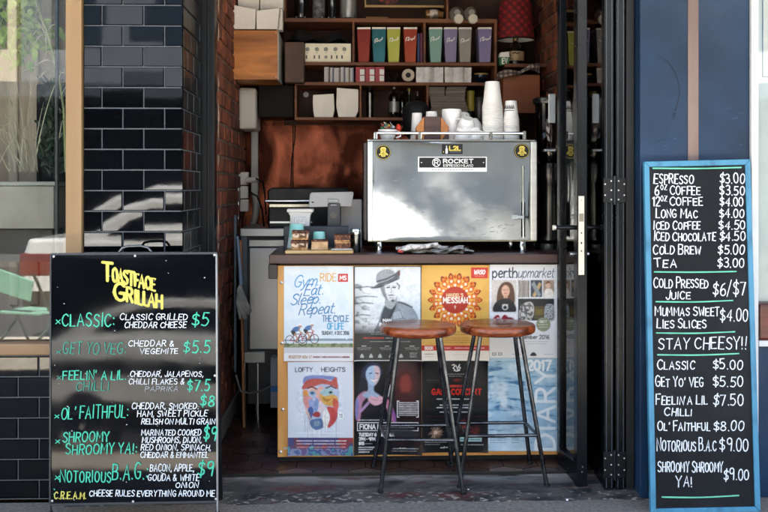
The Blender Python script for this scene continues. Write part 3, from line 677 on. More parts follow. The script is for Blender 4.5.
mb.build('torn_paper_edge', S('torn_paper','#b9ae9a',rough=.8), ct)
# ------------------------------------------------------------------ posters
pm = attr_mat('printed_paper'); YP = YC
def poster(s, label, lift=0.):
    ob = s.build('poster', YP, pm, lift=lift); tag(ob, label, 'poster', 'posters stuck to the counter front'); return ob
random.seed(21)
# 1 cycling ride
s = Sheet(284,266,353.2,361,'#dbe6ee')
s.mix(np.clip((s.y-285)/60,0,1)*.35,'#bcd9ea'); s.mix(np.clip((s.y-345)*1.2,0,1),'#d9dde2')
s.mix(np.clip((s.noise(9,3,3)-.45)*2,0,.35)*(s.y<340),'#f2f6f8')
s.rect(284,339.5,354,341,'#6d8aa0',.85).rect(284,341,354,343.5,'#cdd6dc',.8).rect(284,343.5,354,347.4,'#7d8b56',.9); s.mix((s.noise(3,3,8)-.4)*1.8*(s.y>343.2)*(s.y<347.6),'#39452c')
s.rect(284,347.4,354,353,'#b9bdc4',.8); s.rect(306,338.6,346,339.4,'#4e5d69',.9).rect(347.5,338.6,353,339.4,'#4e5d69',.9)
for i, (t, x0, x1, y0, y1) in enumerate((('Gym.',293.5,318,275.6,287),('Eat.',304,323,285,295.6),('Sleep.',290.5,320,294.6,304.8),('Repeat.',299,335,303.4,314.6))):
    ca = ['#3c86bd','#2f70ad','#326ba8','#2a5b95'][i]
    for q in layout(t,x0,x1,y0,y1,slant=.32,gap=1.,jit=.25,rise=-1.6): s.line(q,1.0,ca,.95)
    for q in layout(t,x0+.2,x1+.2,y0+.2,y1+.2,slant=.32,gap=1.,rise=-1.6): s.line(q,.45,'#5fb4da',.5)
s.text('RIDE',320.5,336,273.5,281,1.1,'#e0a948',.9); s.greek(323,336,271.6,.6,'#dcb45e',.7); s.line([(328,281.5),(330,283)],.6,'#e3c16a',.7)
s.rect(338,273.6,348,281.8,'#c9392f').text('MS',340,346.2,275.8,279.8,.85,'#f4e9e6')
s.text('THE CYCLE',322.5,348.5,315.5,321.5,1.05,'#4f7fa6',.95); s.text('OF LIFE',327.5,343.5,323.2,329.2,1.05,'#4aa3cf',.95); s.text('SUNDAY, 4 DEC 2016',322,349,331.2,334.6,.6,'#46505c')
def rider(cx, cy, k, jersey):
    for wx, wy in ((-6.5*k,7.5*k),(6.5*k,8*k)):
        for a in range(24): s.line([(cx+wx+4.4*k*math.cos(a*.262),cy+wy+4.9*k*math.sin(a*.262)),(cx+wx+4.4*k*math.cos((a+1)*.262),cy+wy+4.9*k*math.sin((a+1)*.262))],.65,'#23262c')
    s.line([(cx-6.5*k,cy+7.5*k),(cx-1,cy+1),(cx+4.5*k,cy+1),(cx+.5,cy+8*k),(cx-6.5*k,cy+7.5*k)],.8,'#8e2f34'); s.line([(cx+4.5*k,cy),(cx+6.5*k,cy+8*k)],.8,'#8e2f34')
    s.blob([(cx-5*k,cy-2*k),(cx-2*k,cy-6*k),(cx+3*k,cy-6.5*k),(cx+3.4*k,cy-3*k),(cx-1*k,cy-1*k)],jersey); s.blob([(cx-5.6*k,cy-2*k),(cx-2*k,cy-2.2*k),(cx,cy+1.5*k),(cx-3.4*k,cy+2.2*k)],'#20252e')
    s.line([(cx+2.5*k,cy-4*k),(cx+4.4*k,cy-.6),(cx+6*k,cy-.4)],1.2,'#b98a72'); s.line([(cx-1.5*k,cy+1*k),(cx+1*k,cy+5*k),(cx-.4*k,cy+9*k)],1.4,'#b5846b'); s.line([(cx-.4*k,cy+9*k),(cx+1.4,cy+9.4*k)],1,'#26262a')
    s.ell(cx+4*k,cy-7.4*k,1.7*k,1.9*k,'#b98a72'); s.blob([(cx+1.8*k,cy-8*k),(cx+3.6*k,cy-10*k),(cx+6*k,cy-8.6*k),(cx+5.4*k,cy-7.8*k)],'#e8eaec')
rider(308.5,331.5,.92,'#4a79ae'); rider(296.3,333,.98,'#3d6b9d')
s.text('REGISTER NOW AT',289,312,355.6,358.3,.5,'#a8835d',.9); s.greek(313.5,349,357,1.7,'#7b3340',.95)
poster(s, 'white cycling poster with blue brush script and two riders')
# 2 soldier
s = Sheet(354,266,421.3,360.7,'#dfe5e8')
n1 = s.noise(7,4,5); s.mix(np.clip((366-s.x)/16,0,1)*np.clip((s.y-280)/14,0,1)*(.45+n1*.5),'#59626a')
for yy, L_ in ((288,26),(297.5,23),(304,19),(316,16)):
    s.line([(354,yy),(354+L_*.5,yy-1.4),(354+L_,yy-.6)],1.1,'#3c434a',.8); s.line([(358,yy),(364,yy+5),(370,yy+6)],.6,'#4a5259',.6)
s.mix((n1>.6)*np.clip((372-s.x)/10,0,1)*(s.y>284)*(s.y<330)*.6,'#2c3136')
s.blob([(384,306),(391,300),(398,301),(408,304),(417,315),(421,332),(421,338),(376,338),(379,320)],'#8b9399')
s.blob([(399,303),(409,306),(418,320),(419,334),(404,334),(400,318)],'#a5adb2',.8); s.line([(399,302),(407,305),(412,307)],1.4,'#4b5358'); s.blob([(392,312),(400,310),(403,318),(393,320)],'#b9c0c4'); s.line([(392,312),(400,310),(403,318),(393,320),(392,312)],.6,'#50585d')
s.blob([(381,318),(386,304),(392,298),(396,306),(391,318),(384,330)],'#3f464c',.9); s.line([(396,303),(388,321),(386,334)],.8,'#30363b'); s.line([(404,322),(414,324),(418,330)],.8,'#4f575d')
s.blob([(386,297),(393,302),(397,296),(396,303),(391,309),(385,305)],'#a9aeb0')
s.blob([(380.5,287),(386,281),(395,281),(398,286),(397,293),(393,299),(388.5,300.5),(384,297)],'#d6dadb'); s.blob([(380,287),(384,285),(385.5,293),(388,300),(384,297)],'#6f767b',.85)
s.line([(387,287.8),(389.6,287.3)],.8,'#33383c'); s.line([(392.5,287.3),(395.5,287.6)],.8,'#33383c'); s.line([(386.6,286.2),(390,285.8)],.5,'#444a4f'); s.line([(392.2,285.8),(396,286.2)],.5,'#444a4f'); s.line([(391,288),(391.6,292),(390.4,292.6)],.5,'#737a7e'); s.line([(388.6,295.3),(391,294.8),(393.4,295.2)],.7,'#565d61'); s.line([(389,298),(393,298)],.8,'#8b9194',.8)
s.blob([(373,287.5),(382,281),(394,274),(399,270.5),(398,279),(394,281),(384,284.5),(378,288)],'#596167'); s.blob([(377,283),(376.5,275),(381,270.6),(387,269),(393,271),(395,276),(386,281)],'#9aa1a5'); s.line([(377.3,281.5),(386,279),(395.5,274.5)],1.7,'#4a5156'); s.line([(371,288),(378,287.6),(388,283.6),(399,278.6),(399.6,270.5)],.9,'#2f353a'); s.ell(399.3,273.4,.8,2.4,'#7c2c2a')
s.line([(397,283),(399.5,286),(398.6,289)],1.1,'#3a4045')
s.blur(3).oval_grain(1.5,.35,31,395,305,26,38).oval_grain(6,.35,32,395,305,26,38); s.line([(386.6,287.6),(389.8,287.2)],.7,'#2a2e32').line([(392.4,287.2),(395.6,287.5)],.7,'#2a2e32').line([(388.8,295.2),(393.2,295.1)],.55,'#4b5257')
g_ = np.clip((s.y-322)/12,0,1); s.mix(g_*.97,'#15181b'); s.mix(np.clip((s.noise(3,3,2)-.5)*2,0,.5)*(s.y>318)*(s.y<332),'#20252a')
s.text('MAN',383,391,319,321.6,.7,'#eef0f0'); s.text('IN THE',379.5,394,322.8,326,.8,'#eef0f0')
s.greek(369,405,332,.7,'#aeb4b7',.8,4); s.greek(371,402,334,.6,'#9ea5a8',.7,5); s.greek(364,384,338,1.1,'#c23a33',.95,6); s.greek(386,412,338,.8,'#c5c9ca',.7,6); s.greek(370,410,341.5,.7,'#b2b8ba',.8,7)
for x0 in (357,380,405): s.greek(x0+5,x0+9,346,.7,'#d5d8d9',.9,x0); s.greek(x0,x0+14,347.9,.6,'#b5babc',.8,x0+1); s.greek(x0+1,x0+13,349.5,.5,'#a5abad',.8,x0+2)
for x0 in (360,369,378,389,399): s.blob([(x0,357),(x0+2,353.5),(x0+4,357),(x0+2,357.6)],'#c9cdcf',.75)
for i in range(3): s.greek(410,417,353+i*1.9,.6,'#c9cdcf',.8,i)
s.rect(354,266,354.9,361,'#22262a').rect(420.4,266,421.3,361,'#22262a').rect(354,266,422,266.8,'#22262a').rect(354,359.9,422,361,'#cfd3d4')
poster(s, 'grey poster of a young soldier in slouch hat and uniform')
# 3 oratorio
s = Sheet(421.5,265,489,360.6,'#dcab58')
r_ = np.hypot(s.x-455,s.y-300); s.mix(np.clip(1-r_/52,0,1)*.55,'#f3cb63'); s.mix(np.clip((s.noise(16,3,4)-.5)*1.6,0,.3),'#c98625')
cx, cy = 455, 300
for ring, R_, n_, sz, ca, cb in ((0,23.5,18,3.4,'#8f2f22','#e58a32'),(1,18.8,16,3.6,'#d9661f','#f1e3c0'),(2,23.2,16,2.4,'#e47a22','#a33a22'),(3,14.6,14,3.3,'#e8842a','#f6efe0')):
    for i in range(n_):
        a = 2*math.pi*(i+.5*(ring % 2))/n_; u = (math.cos(a),math.sin(a)); w_ = (-u[1],u[0])
        pt = lambda r, q: (cx+u[0]*r+w_[0]*q, cy+u[1]*r+w_[1]*q)
        s.blob([pt(R_-sz,0),pt(R_-sz*.2,-sz*.85),pt(R_+sz,-sz*.3),pt(R_+sz,sz*.3),pt(R_-sz*.2,sz*.85)],ca,.97,.25)
        s.blob([pt(R_-sz*.45,0),pt(R_+.1*sz,-sz*.42),pt(R_+sz*.5,0),pt(R_+.1*sz,sz*.42)],cb,.9,.25)
s.ell(cx,cy,13.6,13.4,'#b3301f'); s.mix(np.clip(1-np.hypot(s.x-cx+2,s.y-cy+3)/13,0,1)*.35,'#d4573a')
s.text("HANDEL'S",446.5,463,293.6,296.6,.7,'#e7c79a',.95); s.text('MESSIAH',443.3,467.2,297.6,302.8,1.1,'#f7efe2',gap=2.6); s.line([(455,305.6),(455,308.6)],.7,'#f0d9c0'); s.line([(454.1,306.5),(455.9,306.5)],.6,'#f0d9c0')
s.rect(471,267.4,487.8,278.2,'#cf3a2d').text('WASO',474,484.5,270,274,.95,'#f5e6e0',slant=.15); s.greek(475,484,276,.5,'#f0c9c0',.8)
for i, yy in enumerate((332,334.3,338,340.2,342.4)): s.greek(436,470 if i else 462,yy,.65,'#7d3d18',.85,i+3)
s.rect(421.5,345.4,490,350.6,'#bb2c27'); s.text('BOOK',425,433,346.6,349.4,.75,'#f3dcd6'); s.greek(437,450,348,.9,'#f0d3cc',.9); s.greek(455,484,348,.9,'#f0d3cc',.9); s.rect(421.5,350.6,490,361,'#e9e3dc'); s.greek(425,434,354,1,'#5a4c46',.8); s.greek(425,433,356.4,.6,'#7b6d66',.8); s.greek(452,470,354.5,.5,'#9c928c',.6); s.greek(474,483,354.5,.5,'#9c928c',.6)
poster(s, 'orange oratorio poster with a mandala of hands round a red disc')
# 4 market
s = Sheet(489.3,264.5,557.5,357.8,'#e2e5ea')
def pt_(t,x0,x1,y0,y1,w,c,**k): s.text(t,x0,x1,y0,y1,w,c,**k)
pt_('perth',492.5,517,267.5,277.5,1.25,'#3a4148',gap=1.3); 
for xx in (493.5,500.8,507,510.2,515): s.line([(xx-1,277.4),(xx+1.3,277.4)],.55,'#3a4148')
pt_('upmarket',518,553.5,267.5,277.5,.75,'#525a61',gap=1.3,slant=.22)
def person_ph(x0,y0,x1,y1,bg,hair,top):
    s.rect(x0,y0,x1,y1,bg); w=x1-x0; h=y1-y0; cx=(x0+x1)/2+.06*w
    s.blob([(cx-.3*w,y1-.15*h),(cx-.32*w,y0+.35*h),(cx-.1*w,y0+.08*h),(cx+.22*w,y0+.1*h),(cx+.36*w,y0+.4*h),(cx+.3*w,y1-.2*h)],hair); s.ell(cx,y0+.34*h,.16*w,.18*h,'#d8ae96'); s.poly([(cx-.07*w,y0+.45*h),(cx+.08*w,y0+.45*h),(cx+.09*w,y0+.62*h),(cx-.08*w,y0+.62*h)],'#cda18a')
    s.line([(cx-.09*w,y0+.31*h),(cx-.03*w,y0+.31*h)],.6,'#43302a'); s.line([(cx+.04*w,y0+.31*h),(cx+.1*w,y0+.31*h)],.6,'#43302a'); s.line([(cx-.05*w,y0+.42*h),(cx+.06*w,y0+.415*h)],.7,'#a8453f')
    s.blob([(x0+.1*w,y1),(x0+.14*w,y0+.72*h),(cx-.1*w,y0+.58*h),(cx+.12*w,y0+.58*h),(x1-.1*w,y0+.72*h),(x1-.06*w,y1)],top); s.rect(x0-9,y1,x1+9,y1+3,'#e2e5ea'); s.rect(x1,y0-1,x1+6,y1+2,'#e2e5ea'); s.rect(x0-4,y0-1,x0,y1+2,'#e2e5ea')
person_ph(491.5,280,516.5,312,'#cfc9c2','#5b3f30','#26282c')
s.ell(505,307,3,3,'#e5e2dd',.9); s.ell(505,307.4,2,1.8,'#26282c'); s.line([(502.6,304.6),(503.6,306)],.8,'#e5e2dd'); s.line([(507.6,304.6),(506.6,306)],.8,'#e5e2dd')
s.rect(518,280,529.5,297,'#b8b2aa'); 
for i in range(6): s.line([(519+i*1.9,281),(520+i*1.6,290),(518.8+i*1.9,297)],.9,['#6c6860','#8d877d','#4e4a44'][i%3])
s.rect(530.5,280,542,297,'#3b464e').poly([(532,296),(539,282),(541.5,284),(535,297)],'#c4a878').poly([(531,284),(534,281),(541,295),(538,297)],'#8d959a')
s.rect(543,280,554,297,'#a58f80').ell(548,285,2.6,3,'#d7b49c').blob([(544,297),(545,290),(548,288.4),(552,290),(553.5,297)],'#e8e4de').blob([(545,284),(548,281),(551.6,284.5),(549,283)],'#6a4a35')
s.rect(491.5,313.5,516.5,322,'#f0eff0').blob([(493,322),(495,316),(499,315),(500.5,319),(504,314.6),(508,317),(509,322)],'#9c2f3b').blob([(503,322),(506,318),(512,317.5),(515,322)],'#7c2030').ell(498,319,1.5,1.6,'#e4d9d5')
s.rect(518,298.5,554,320.5,'#22272c').blob([(520,320),(519.5,309),(523,303.6),(531,302),(534,309),(531,320)],'#c7c3bd'); s.mix((s.noise(1.6,2,6)>.5)*(s.x>519.5)*(s.x<533)*(s.y>303)*(s.y<320)*.9,'#3f454b')
s.rect(534,306,544,319,'#544a35').rect(535,309,543,315,'#72622f'); s.blob([(545,320),(545,306),(551,304),(554,307),(554,320)],'#aeb4b8'); s.mix((s.noise(1.4,2,9)>.5)*(s.x>545)*(s.y>305)*(s.y<320)*(s.x<554)*.8,'#4c545b')
s.blur(2,490,279,556,322).grain(1.4,.4,35,490,279,556,322); s.ell(543.2,324.4,7.2,7,'#8c9377'); s.text('GET',539.6,546.8,320.6,322.4,.45,'#e8eadd',.9); s.greek(538.5,548,324.5,.6,'#e8eadd',.9); s.greek(539,547.5,327,.5,'#e8eadd',.9)
s.text('december 2016',516,549,335,338.8,.62,'#4a5158'); s.greek(522,548,341.5,.55,'#777e85',.8); s.greek(527,546,343.6,.55,'#777e85',.8)
for x0 in (492,498): s.rect(x0,352.4,x0+4,355.4,'#5d656b',.8).rect(x0+1,353.2,x0+3,354.6,'#e2e5ea')
s.greek(512,520,354,.7,'#6a7178',.8); s.blob([(530,355.6),(532,352.5),(534.5,352.4),(536.5,355.6)],'#22272c'); s.greek(544,553,354,.6,'#777e85',.8)
poster(s, 'white market poster with small photographs under a serif title')
# 5 painted face
s = Sheet(288,361.6,353.2,455.4,'#d7dee9')
s.mix(np.clip((s.noise(22,3,6)-.4)*1.2,0,.3),'#c3cfdf')
s.text('LOFTY',295.5,312.5,367.5,371.6,.8,'#3f444c'); s.text('HEIGHTS',321.5,345,367.5,371.6,.8,'#3f444c')
B = lambda c, *p, a=.95: s.blob(p, c, a, .4)
B('#aebbd6',(303,385),(310,378),(322,377),(335,379),(339,388),(338,404),(333,418),(325,427),(316,428),(310,420),(304,405))
B('#7583bb',(303,383),(305,376.5),(316,375),(331,376),(337,377.5),(336,381),(326,379),(314,379.5),(308,383))
B('#b8503f',(302,389),(306,381),(314,378.6),(324,379),(331,381),(336,377),(338,389),(333,386),(322,384),(313,387))
B('#d98f3a',(303,391),(307,390),(308.5,396),(304,397)); B('#cf8a86',(303,398),(309,396),(313.6,401),(312,408),(306,407.5)); B('#e3b5a8',(308,389),(315,387),(318,391),(313,395))
B('#d9a79c',(317,390),(322,386),(325,394),(321,404),(316,402)); B('#8fa3cf',(309,399),(316,403),(315,412),(310,410)); B('#d5c7d0',(319,402),(325,406),(322,415),(317,412)); B('#6d9bb8',(309,392),(313,390.6),(316,393),(312.4,395.6)); B('#9fc3c9',(320,392),(327,388),(333,390),(333,396),(325,397)); s.ell(312.3,393,1.5,1,'#2a3442'); s.ell(330.7,392.3,1.9,1.2,'#243140')
s.line([(307.6,388.2),(312,386.8),(317,389)],1.2,'#45303c'); s.line([(326,388),(331,386),(336,388.4)],1.2,'#45303c')
B('#d2a24a',(319.6,394),(325,396),(333,394.6),(338,398),(336,405),(329,406),(323,403)); B('#a97a2b',(322,397),(328,399),(332,398),(327,402))
B('#41518f',(308.5,408),(312,407),(313.6,412),(310,420),(307.4,415)); B('#7b97c4',(316,398),(319,401),(318,409),(315,413),(314,406))
B('#e8e6e4',(324,410),(331,408),(334,418),(328,428),(322.4,424)); B('#b82f2f',(327,407),(336,409),(337.5,417),(332.6,425),(327.5,427.4),(330,417)); B('#c3574a',(333,398),(338.6,402),(337,412),(333.4,409))
B('#992a30',(312.5,414.6),(316,411.6),(319.6,412.4),(320,416.6),(315,417)); B('#4d6c9a',(310,421),(316,418.6),(322,419),(323,427),(316.5,430),(311.4,427)); B('#8aa0b6',(314,421.6),(319,421),(320,425),(315,426)); B('#d9b9ac',(303,399),(304.6,405),(309,413),(311,420),(306.5,414))
s.blur(1).oval_grain(1.8,.4,36,320,403,20,30).oval_grain(5,.3,37,320,403,20,30)
for x0, L_ in ((305,12),(307.5,19),(309.3,9),(312,17),(317,11),(321,16),(325,13),(330,8),(336,20)): s.line([(x0,412+(x0%3)*3),(x0+.2,420+L_)],.35,'#6c7791',.75)
s.ell(340.7,415.6,3,3.6,'#eef1f4',.95); s.text('13',339.4,342.2,414,417.4,.5,'#7c8690')
s.greek(297,316,433,.9,'#eef1f6',.9); s.greek(318,344,433,.9,'#eef1f6',.9,5)
s.rect(288,437.6,354,448.6,'#6f4658'); n2 = s.noise(8,3,11); s.mix((n2>.52)*(s.y>437.6)*.8,'#3d4a80'); s.mix((n2<.4)*(s.y>438)*.85,'#9b3c3f'); s.rect(288,448.6,354,456,'#38508a',.75); s.mix((n2>.6)*(s.y>446)*.8,'#4e9a9a')
for i, (xa_, xb_) in enumerate(((297,312),(314,334),(336,346))): s.greek(xa_,xb_,440.8,1,'#efeaf0',.9,i); s.greek(xa_,xb_,443.8,.8,'#efeaf0',.85,i+4)
s.greek(297,346,447,.6,'#e5e0ea',.8,9)
poster(s, 'pale poster of a colourful painted face with drips')
# 6 singer
s = Sheet(354,360.8,421.6,454.8,'#0f1218')
s.mix(np.clip(1-np.hypot((s.x-405)/17,(s.y-384)/26),0,1)*.8,'#6b1f22'); s.mix(np.clip((s.noise(8,3,7)-.45)*2,0,.35)*(s.x>394),'#3a1216')
s.blob([(402,392),(400,381),(404,375),(409,376),(411,384),(409,392)],'#8c3a33',.7,1.5); s.blob([(398,410),(400,396),(408,392),(415,398),(416,412)],'#3c1a1d',.8,1.5)
s.blob([(361,385),(362,371),(368,363.5),(376,362.6),(381,367),(382,374),(372,380),(366,392)],'#262c48'); s.blob([(360,396),(358,388),(362,378),(368,383),(366,400)],'#181b2b')
s.blob([(357,412),(356,400),(362,394),(369,391),(375,394),(382,397),(385,407),(386,413),(392,422),(394,428),(378,436),(360,433)],'#15161f')
s.blob([(355.4,404),(358,396),(365,391),(367,396),(362,404),(360,420),(356,419)],'#b27f9c'); s.blob([(355.4,404),(357,398),(359,402),(357.6,418),(355.6,417)],'#6f7fbf',.8); s.blob([(385,398),(390,402),(395,414),(396,423),(391,420),(387,409)],'#b0708c'); s.blob([(391,405),(395,414),(396,423),(393.4,419)],'#7b4f9e',.8)
s.blob([(368,380),(374,383),(374,391),(380,396),(368,398),(362,395),(368,390)],'#9cb0cc')
s.blob([(366,372),(369,367),(374,365.6),(379,367.5),(380,374),(378,381),(374,385.6),(369,383),(366.4,378)],'#a9c3e2'); s.blob([(374,366),(379,367.5),(380,374),(378,381),(374.6,385),(375,376)],'#dcb6b6',.75)
s.line([(369.4,373.4),(372,373)],.8,'#222a44'); s.line([(375.6,373),(378.3,373.4)],.8,'#222a44'); s.line([(373.8,374),(374.6,377.2),(373.6,377.8)],.4,'#7b87a8'); s.blob([(370.6,379.4),(374,380),(377,379.2),(374.4,381.8)],'#f2e6e8'); s.line([(370.4,379.2),(374,379.6),(377.4,379)],.6,'#8d3548')
s.blob([(368,400),(371,396),(376,397),(381,396),(384,400),(380,404),(374,405)],'#d3a7b4'); s.line([(371,398.5),(377,400.5)],.6,'#8b5f78'); s.line([(376,397),(381,401)],.5,'#8b5f78'); s.line([(383,400),(390,411)],2.4,'#b37f96'); s.line([(369,402),(361,411)],2.6,'#a585ae'); s.line([(388,396),(390.5,385)],1,'#c9c9d0')
s.blur(4,354,360.8,421,425).grain(1.6,.3,33).grain(7,.35,34); s.line([(369.4,373.4),(372,373)],.7,'#1c2238').line([(375.8,373),(378.2,373.4)],.7,'#1c2238').line([(370.8,379.6),(374,380.3),(377.2,379.3)],1.,'#efe0e4')
for i in range(8): s.greek(399,417,402.6+i*1.8,1,'#d8d9dc',.85,i)
s.line([(399,401),(397.3,401),(397.3,417),(399,417)],.8,'#e6e6e8'); s.line([(416.5,401),(418.2,401),(418.2,417),(416.5,417)],.8,'#e6e6e8')
s.greek(359,384,420,.9,'#d5d6da',.9,3); s.line([(357.5,422.6),(418,422.6),(418,430.6),(357.5,430.6),(357.5,422.6)],.7,'#e3e4e6'); s.text('FIONA L',360,380,424.4,429,.95,'#eeeff0'); s.greek(383,414,427,1.6,'#b9bbbf',.7,8)
s.text('TUESDAY 6 DECEMBER',359,394,433,436,.75,'#e4e5e7'); s.text('7PM - 9PM',359,375,437.6,440.4,.75,'#e4e5e7'); s.text('$15',359,364,442,444.6,.75,'#e4e5e7'); s.greek(365.5,372,443.6,.6,'#c5c6ca',.8)
for i, (xe, yy) in enumerate(((374,447.2),(372,449.4),(369,451.8))): s.greek(359,xe,yy,1.1,'#dcdde0',.9,i+12)
s.greek(393,418,448.6,.9,'#b5b7bb',.8,30); s.greek(392,416,451,.7,'#9fa1a6',.8,31); s.blob([(387,432),(397,428),(412,430),(418,436),(400,437)],'#2b2e36',.9,1)
poster(s, 'dark poster of a smiling woman singer in blue and pink light')
# 7 gala
s = Sheet(422,360.6,487.8,452.4,'#101216')
s.mix(np.clip((s.noise(14,3,8)-.5)*1.4,0,.3),'#1d2026')
for q in ([(452,365),(454,364.4),(454.6,366.6),(453,368),(455,369.6)],[(455.6,365),(457.4,368.6),(458.8,366)],[(459.6,364.4),(458.4,366.4),(460.4,367.6),(459,369.8),(457,369.4)],[(454,370.4),(457,371),(459.6,370.3)]): s.line(q,.8,'#e6e6e4')
s.greek(447.5,464,374,.55,'#bfc1c2',.8); s.greek(449,462,376,.5,'#bfc1c2',.7); s.blob([(453,380),(457,378.4),(461,380),(457,381.4)],'#742322',.8,.8)
s.greek(427,444,380,.35,'#8e9092',.6); s.line([(427,382),(486,382)],.3,'#5c2524',.6)
s.greek(450.5,461,386,2.6,'#b63a2e',.9,8); s.text('GALA CONCERT',432,481,389,394.4,1.15,'#c3281f',gap=2.6)
for i, yy in enumerate((399,405,407.6,412)): s.greek(437+i%2*3,472-i%2*2,yy,1,'#d5d6d8',.9,i)
s.line([(425,416.4),(485,416.4)],.3,'#6c2a28',.6)
rr = random.Random(5)
for (fx, fy, fr, cc, nn) in ((435.5,432.5,7.5,'#caa38c',60),(463,425,7,'#b04a42',50),(474.5,430,6.8,'#7d2f2b',46),(455,428,5,'#8c6c60',40)):
    for i in range(nn):
        a = rr.uniform(0,6.283); l = fr*rr.uniform(.5,1); s.line([(fx+math.cos(a)*fr*.12,fy+math.sin(a)*fr*.12),(fx+math.cos(a)*l,fy+math.sin(a)*l)],.32,cc,rr.uniform(.3,.9))
    s.ell(fx,fy,1.6,1.6,'#e8cdb8' if fr > 7 else '#3a1a18',.8)
s.blur(1,422,418,488,441); s.rect(459.8,437.2,481.6,441.4,'#9fc4c4',.95); s.greek(461,480,439.4,1.1,'#2f4a4c',.9); s.greek(425,447,442,.8,'#c7c8ca',.8); s.greek(425,440,444.4,.6,'#b0b1b3',.8); s.greek(461,483,444.6,.8,'#c7c8ca',.8)
poster(s, 'black gala concert poster with red title and fireworks')
# 8 blue diary
s = Sheet(488,358,557.3,450.8,'#a9cbe0')
xk, yk = s.x, s.y; s.x, s.y = xk*.3, yk*1.5+2*np.sin(xk*.09); wv = s.noise(5,4,13); fine = s.noise(2.2,3,19); s.x, s.y = xk, yk; bx_ = s.noise(14,2,20); st_ = np.clip((wv-.42)*2.6+(fine-.5)*1.5+(bx_-.5)*1.2,0,1)
s.mix(st_*.8,'#3f7fae'); s.mix(np.clip(st_-.62,0,1)*2,'#23608f'); s.mix(np.clip((s.noise(9,3,17)-.52)*3,0,.8),'#dcebf2'); s.rect(488,358,558,361,'#b9d9e6',.6)
s.mix(np.clip((s.y-428)/10,0,1)*.45,'#d3e4ee'); s.rect(528,358,557.5,451,'#8fb9d6',.35)
s.text('2017',527.5,550.5,360.5,370,2.2,'#edf4f7')
for q in layout('DIARY',0,80,0,19,gap=2.2): s.line([(535.5+b, 449-a) for a, b in q],3.,'#e9f2f7',.85)
for i, yy in enumerate((436,438,440,442.4)): s.greek(490,506,yy,.6,'#2f4f68',.85,i); s.greek(512,519,yy,.8,'#2f4f68',.7,i+5)
poster(s, 'blue watery diary poster with white figures below market poster')
# ================================================================== BAR STOOLS
seatm = S('varnished_red_timber_seat', '#a4552b', rough=.32, spec=.4, col2='#54200d', vs=5, stretch=(.5,5,5), lo=.36, hi=.62, dist=.8, coat=.2, rv=.06)
rodm = S('worn_steel_rod', '#6d6f72', rough=.28, metal=1, col2='#3d3f42', vs=9, rv=.1)
def stool(label, cx, cy, zt, rz, feet):
    t = thing('bar_stool', label, 'bar stool', (cx, cy, 0), 'bar stools at the counter'); R_ = .183
    pr = [(.0,zt-.044),(R_-.012,zt-.044),(R_-.003,zt-.038),(R_,zt-.025),(R_-.001,zt-.010),(R_-.007,zt-.002),(R_-.014,zt),(.0,zt+.0008)]
    mb = MB(); mb.lathe(pr,(cx,cy,0),56,cap=(False,False)); mb.build('seat', seatm, t, smooth=50)
    mb = MB(); mb.lathe([(.13,zt-.052),(.13,zt-.0445)],(cx,cy,0),32); mb.build('mounting_plate', blackm, t)
    ring = []
    for (fx, fy, fz), (sx, sy) in zip(feet, ((-1,-1),(1,-1),(1,1),(-1,1))):
        a = Vector((cx+sx*.098, cy+sy*.098, zt-.05)); b = Vector((fx, fy, fz))
        MB().tube([a,b],.0105,12).build('leg', rodm, t, smooth=40)
        MB().lathe([(.0135,0),(.0135,.012),(.011,.018)],(b.x,b.y,b.z),12).build('foot_cap', blackm, t, smooth=40)
        k = (zt-.05-.215)/(zt-.05-fz); ring.append(a+(b-a)*k)
    for i in range(4): MB().tube([ring[i],ring[(i+1)%4]],.0085,10).build('foot_rest', rodm, t, smooth=40)
    return t
z2 = .735
c1_, c2_ = W(418,325,4.775), W(497.6,324,4.84)
zq = -.028
fp = lambda px,py,z: (lambda Y: W(px,py,Y))(((EYE-z)/((py-HZ)/F))*(1.0))
def foot(px, py, z):
    Y = (EYE-z)/((py-HZ)/F)
    for _ in range(4): Y *= (EYE-z)/(EYE-W(px,py,Y).z)
    p = W(px,py,Y); return (p.x, p.y, z)
stool('round red timber bar stool, left one, before soldier and oratorio posters', c1_.x, 4.775, c1_.z+.004, 0, [foot(380.5,493,-.0345),foot(463,494,-.0345),foot(452,466,.001),foot(373.5,467,.001)])
stool('round red timber bar stool, right one, before market and diary posters', c2_.x, 4.84, c2_.z+.004, 0, [foot(459.5,489,-.0345),foot(547,487.5,-.0345),foot(530,463.5,.001),foot(449.5,464.5,.001)])
# ================================================================== ESPRESSO MACHINE
YM = 5.27; ZM = Z(140.5,450,YM)
em = thing('espresso_machine', 'large polished steel espresso machine standing on the counter', 'coffee machine', (X(452,YM), YM+.25, ZT), None)
xm0, xm1 = X(367.5,YM), X(537,YM); zm0 = Z(241,450,YM)
MB().box(xm0+.004,xm1-.004,YM+.03,YM+.52,zm0+.003,ZM-.006).build('body', blackgl, em, .006)
def warp(u, v):
    x = X(372.8,YM)+(X(530.3,YM)-X(372.8,YM))*u; z = zm0+.004+(ZM-.012-zm0)*v
    d = .0016*math.sin(2.1*u+1.2+1.6*v)+.0014*math.sin(5.2*u-2.6*v)+.0008*math.sin(9*u+6*v+1.)
    return (x, YM+.0135-.0075*v+d*math.sin(math.pi*min(1,max(0,u)))**.5*math.sin(math.pi*v)**.5, z)
panm = S('mirror_steel_panel', '#bfc1bf', rough=.09, metal=1, col2='#a3a6a5', vs=3, rv=.05, bump=.03, bs=30)
MB().sheet(warp, 90, 50, th=.016).build('front_panel', panm, em, smooth=60)
lt = Letters(lambda x,y,l: (lambda q: (q.x, YM+.0105-.0075*max(0,min(1,(q.z-zm0-.004)/(ZM-zm0-.016)))-l, q.z))(W(x,y,YM+.004))); rr = random.Random(3)
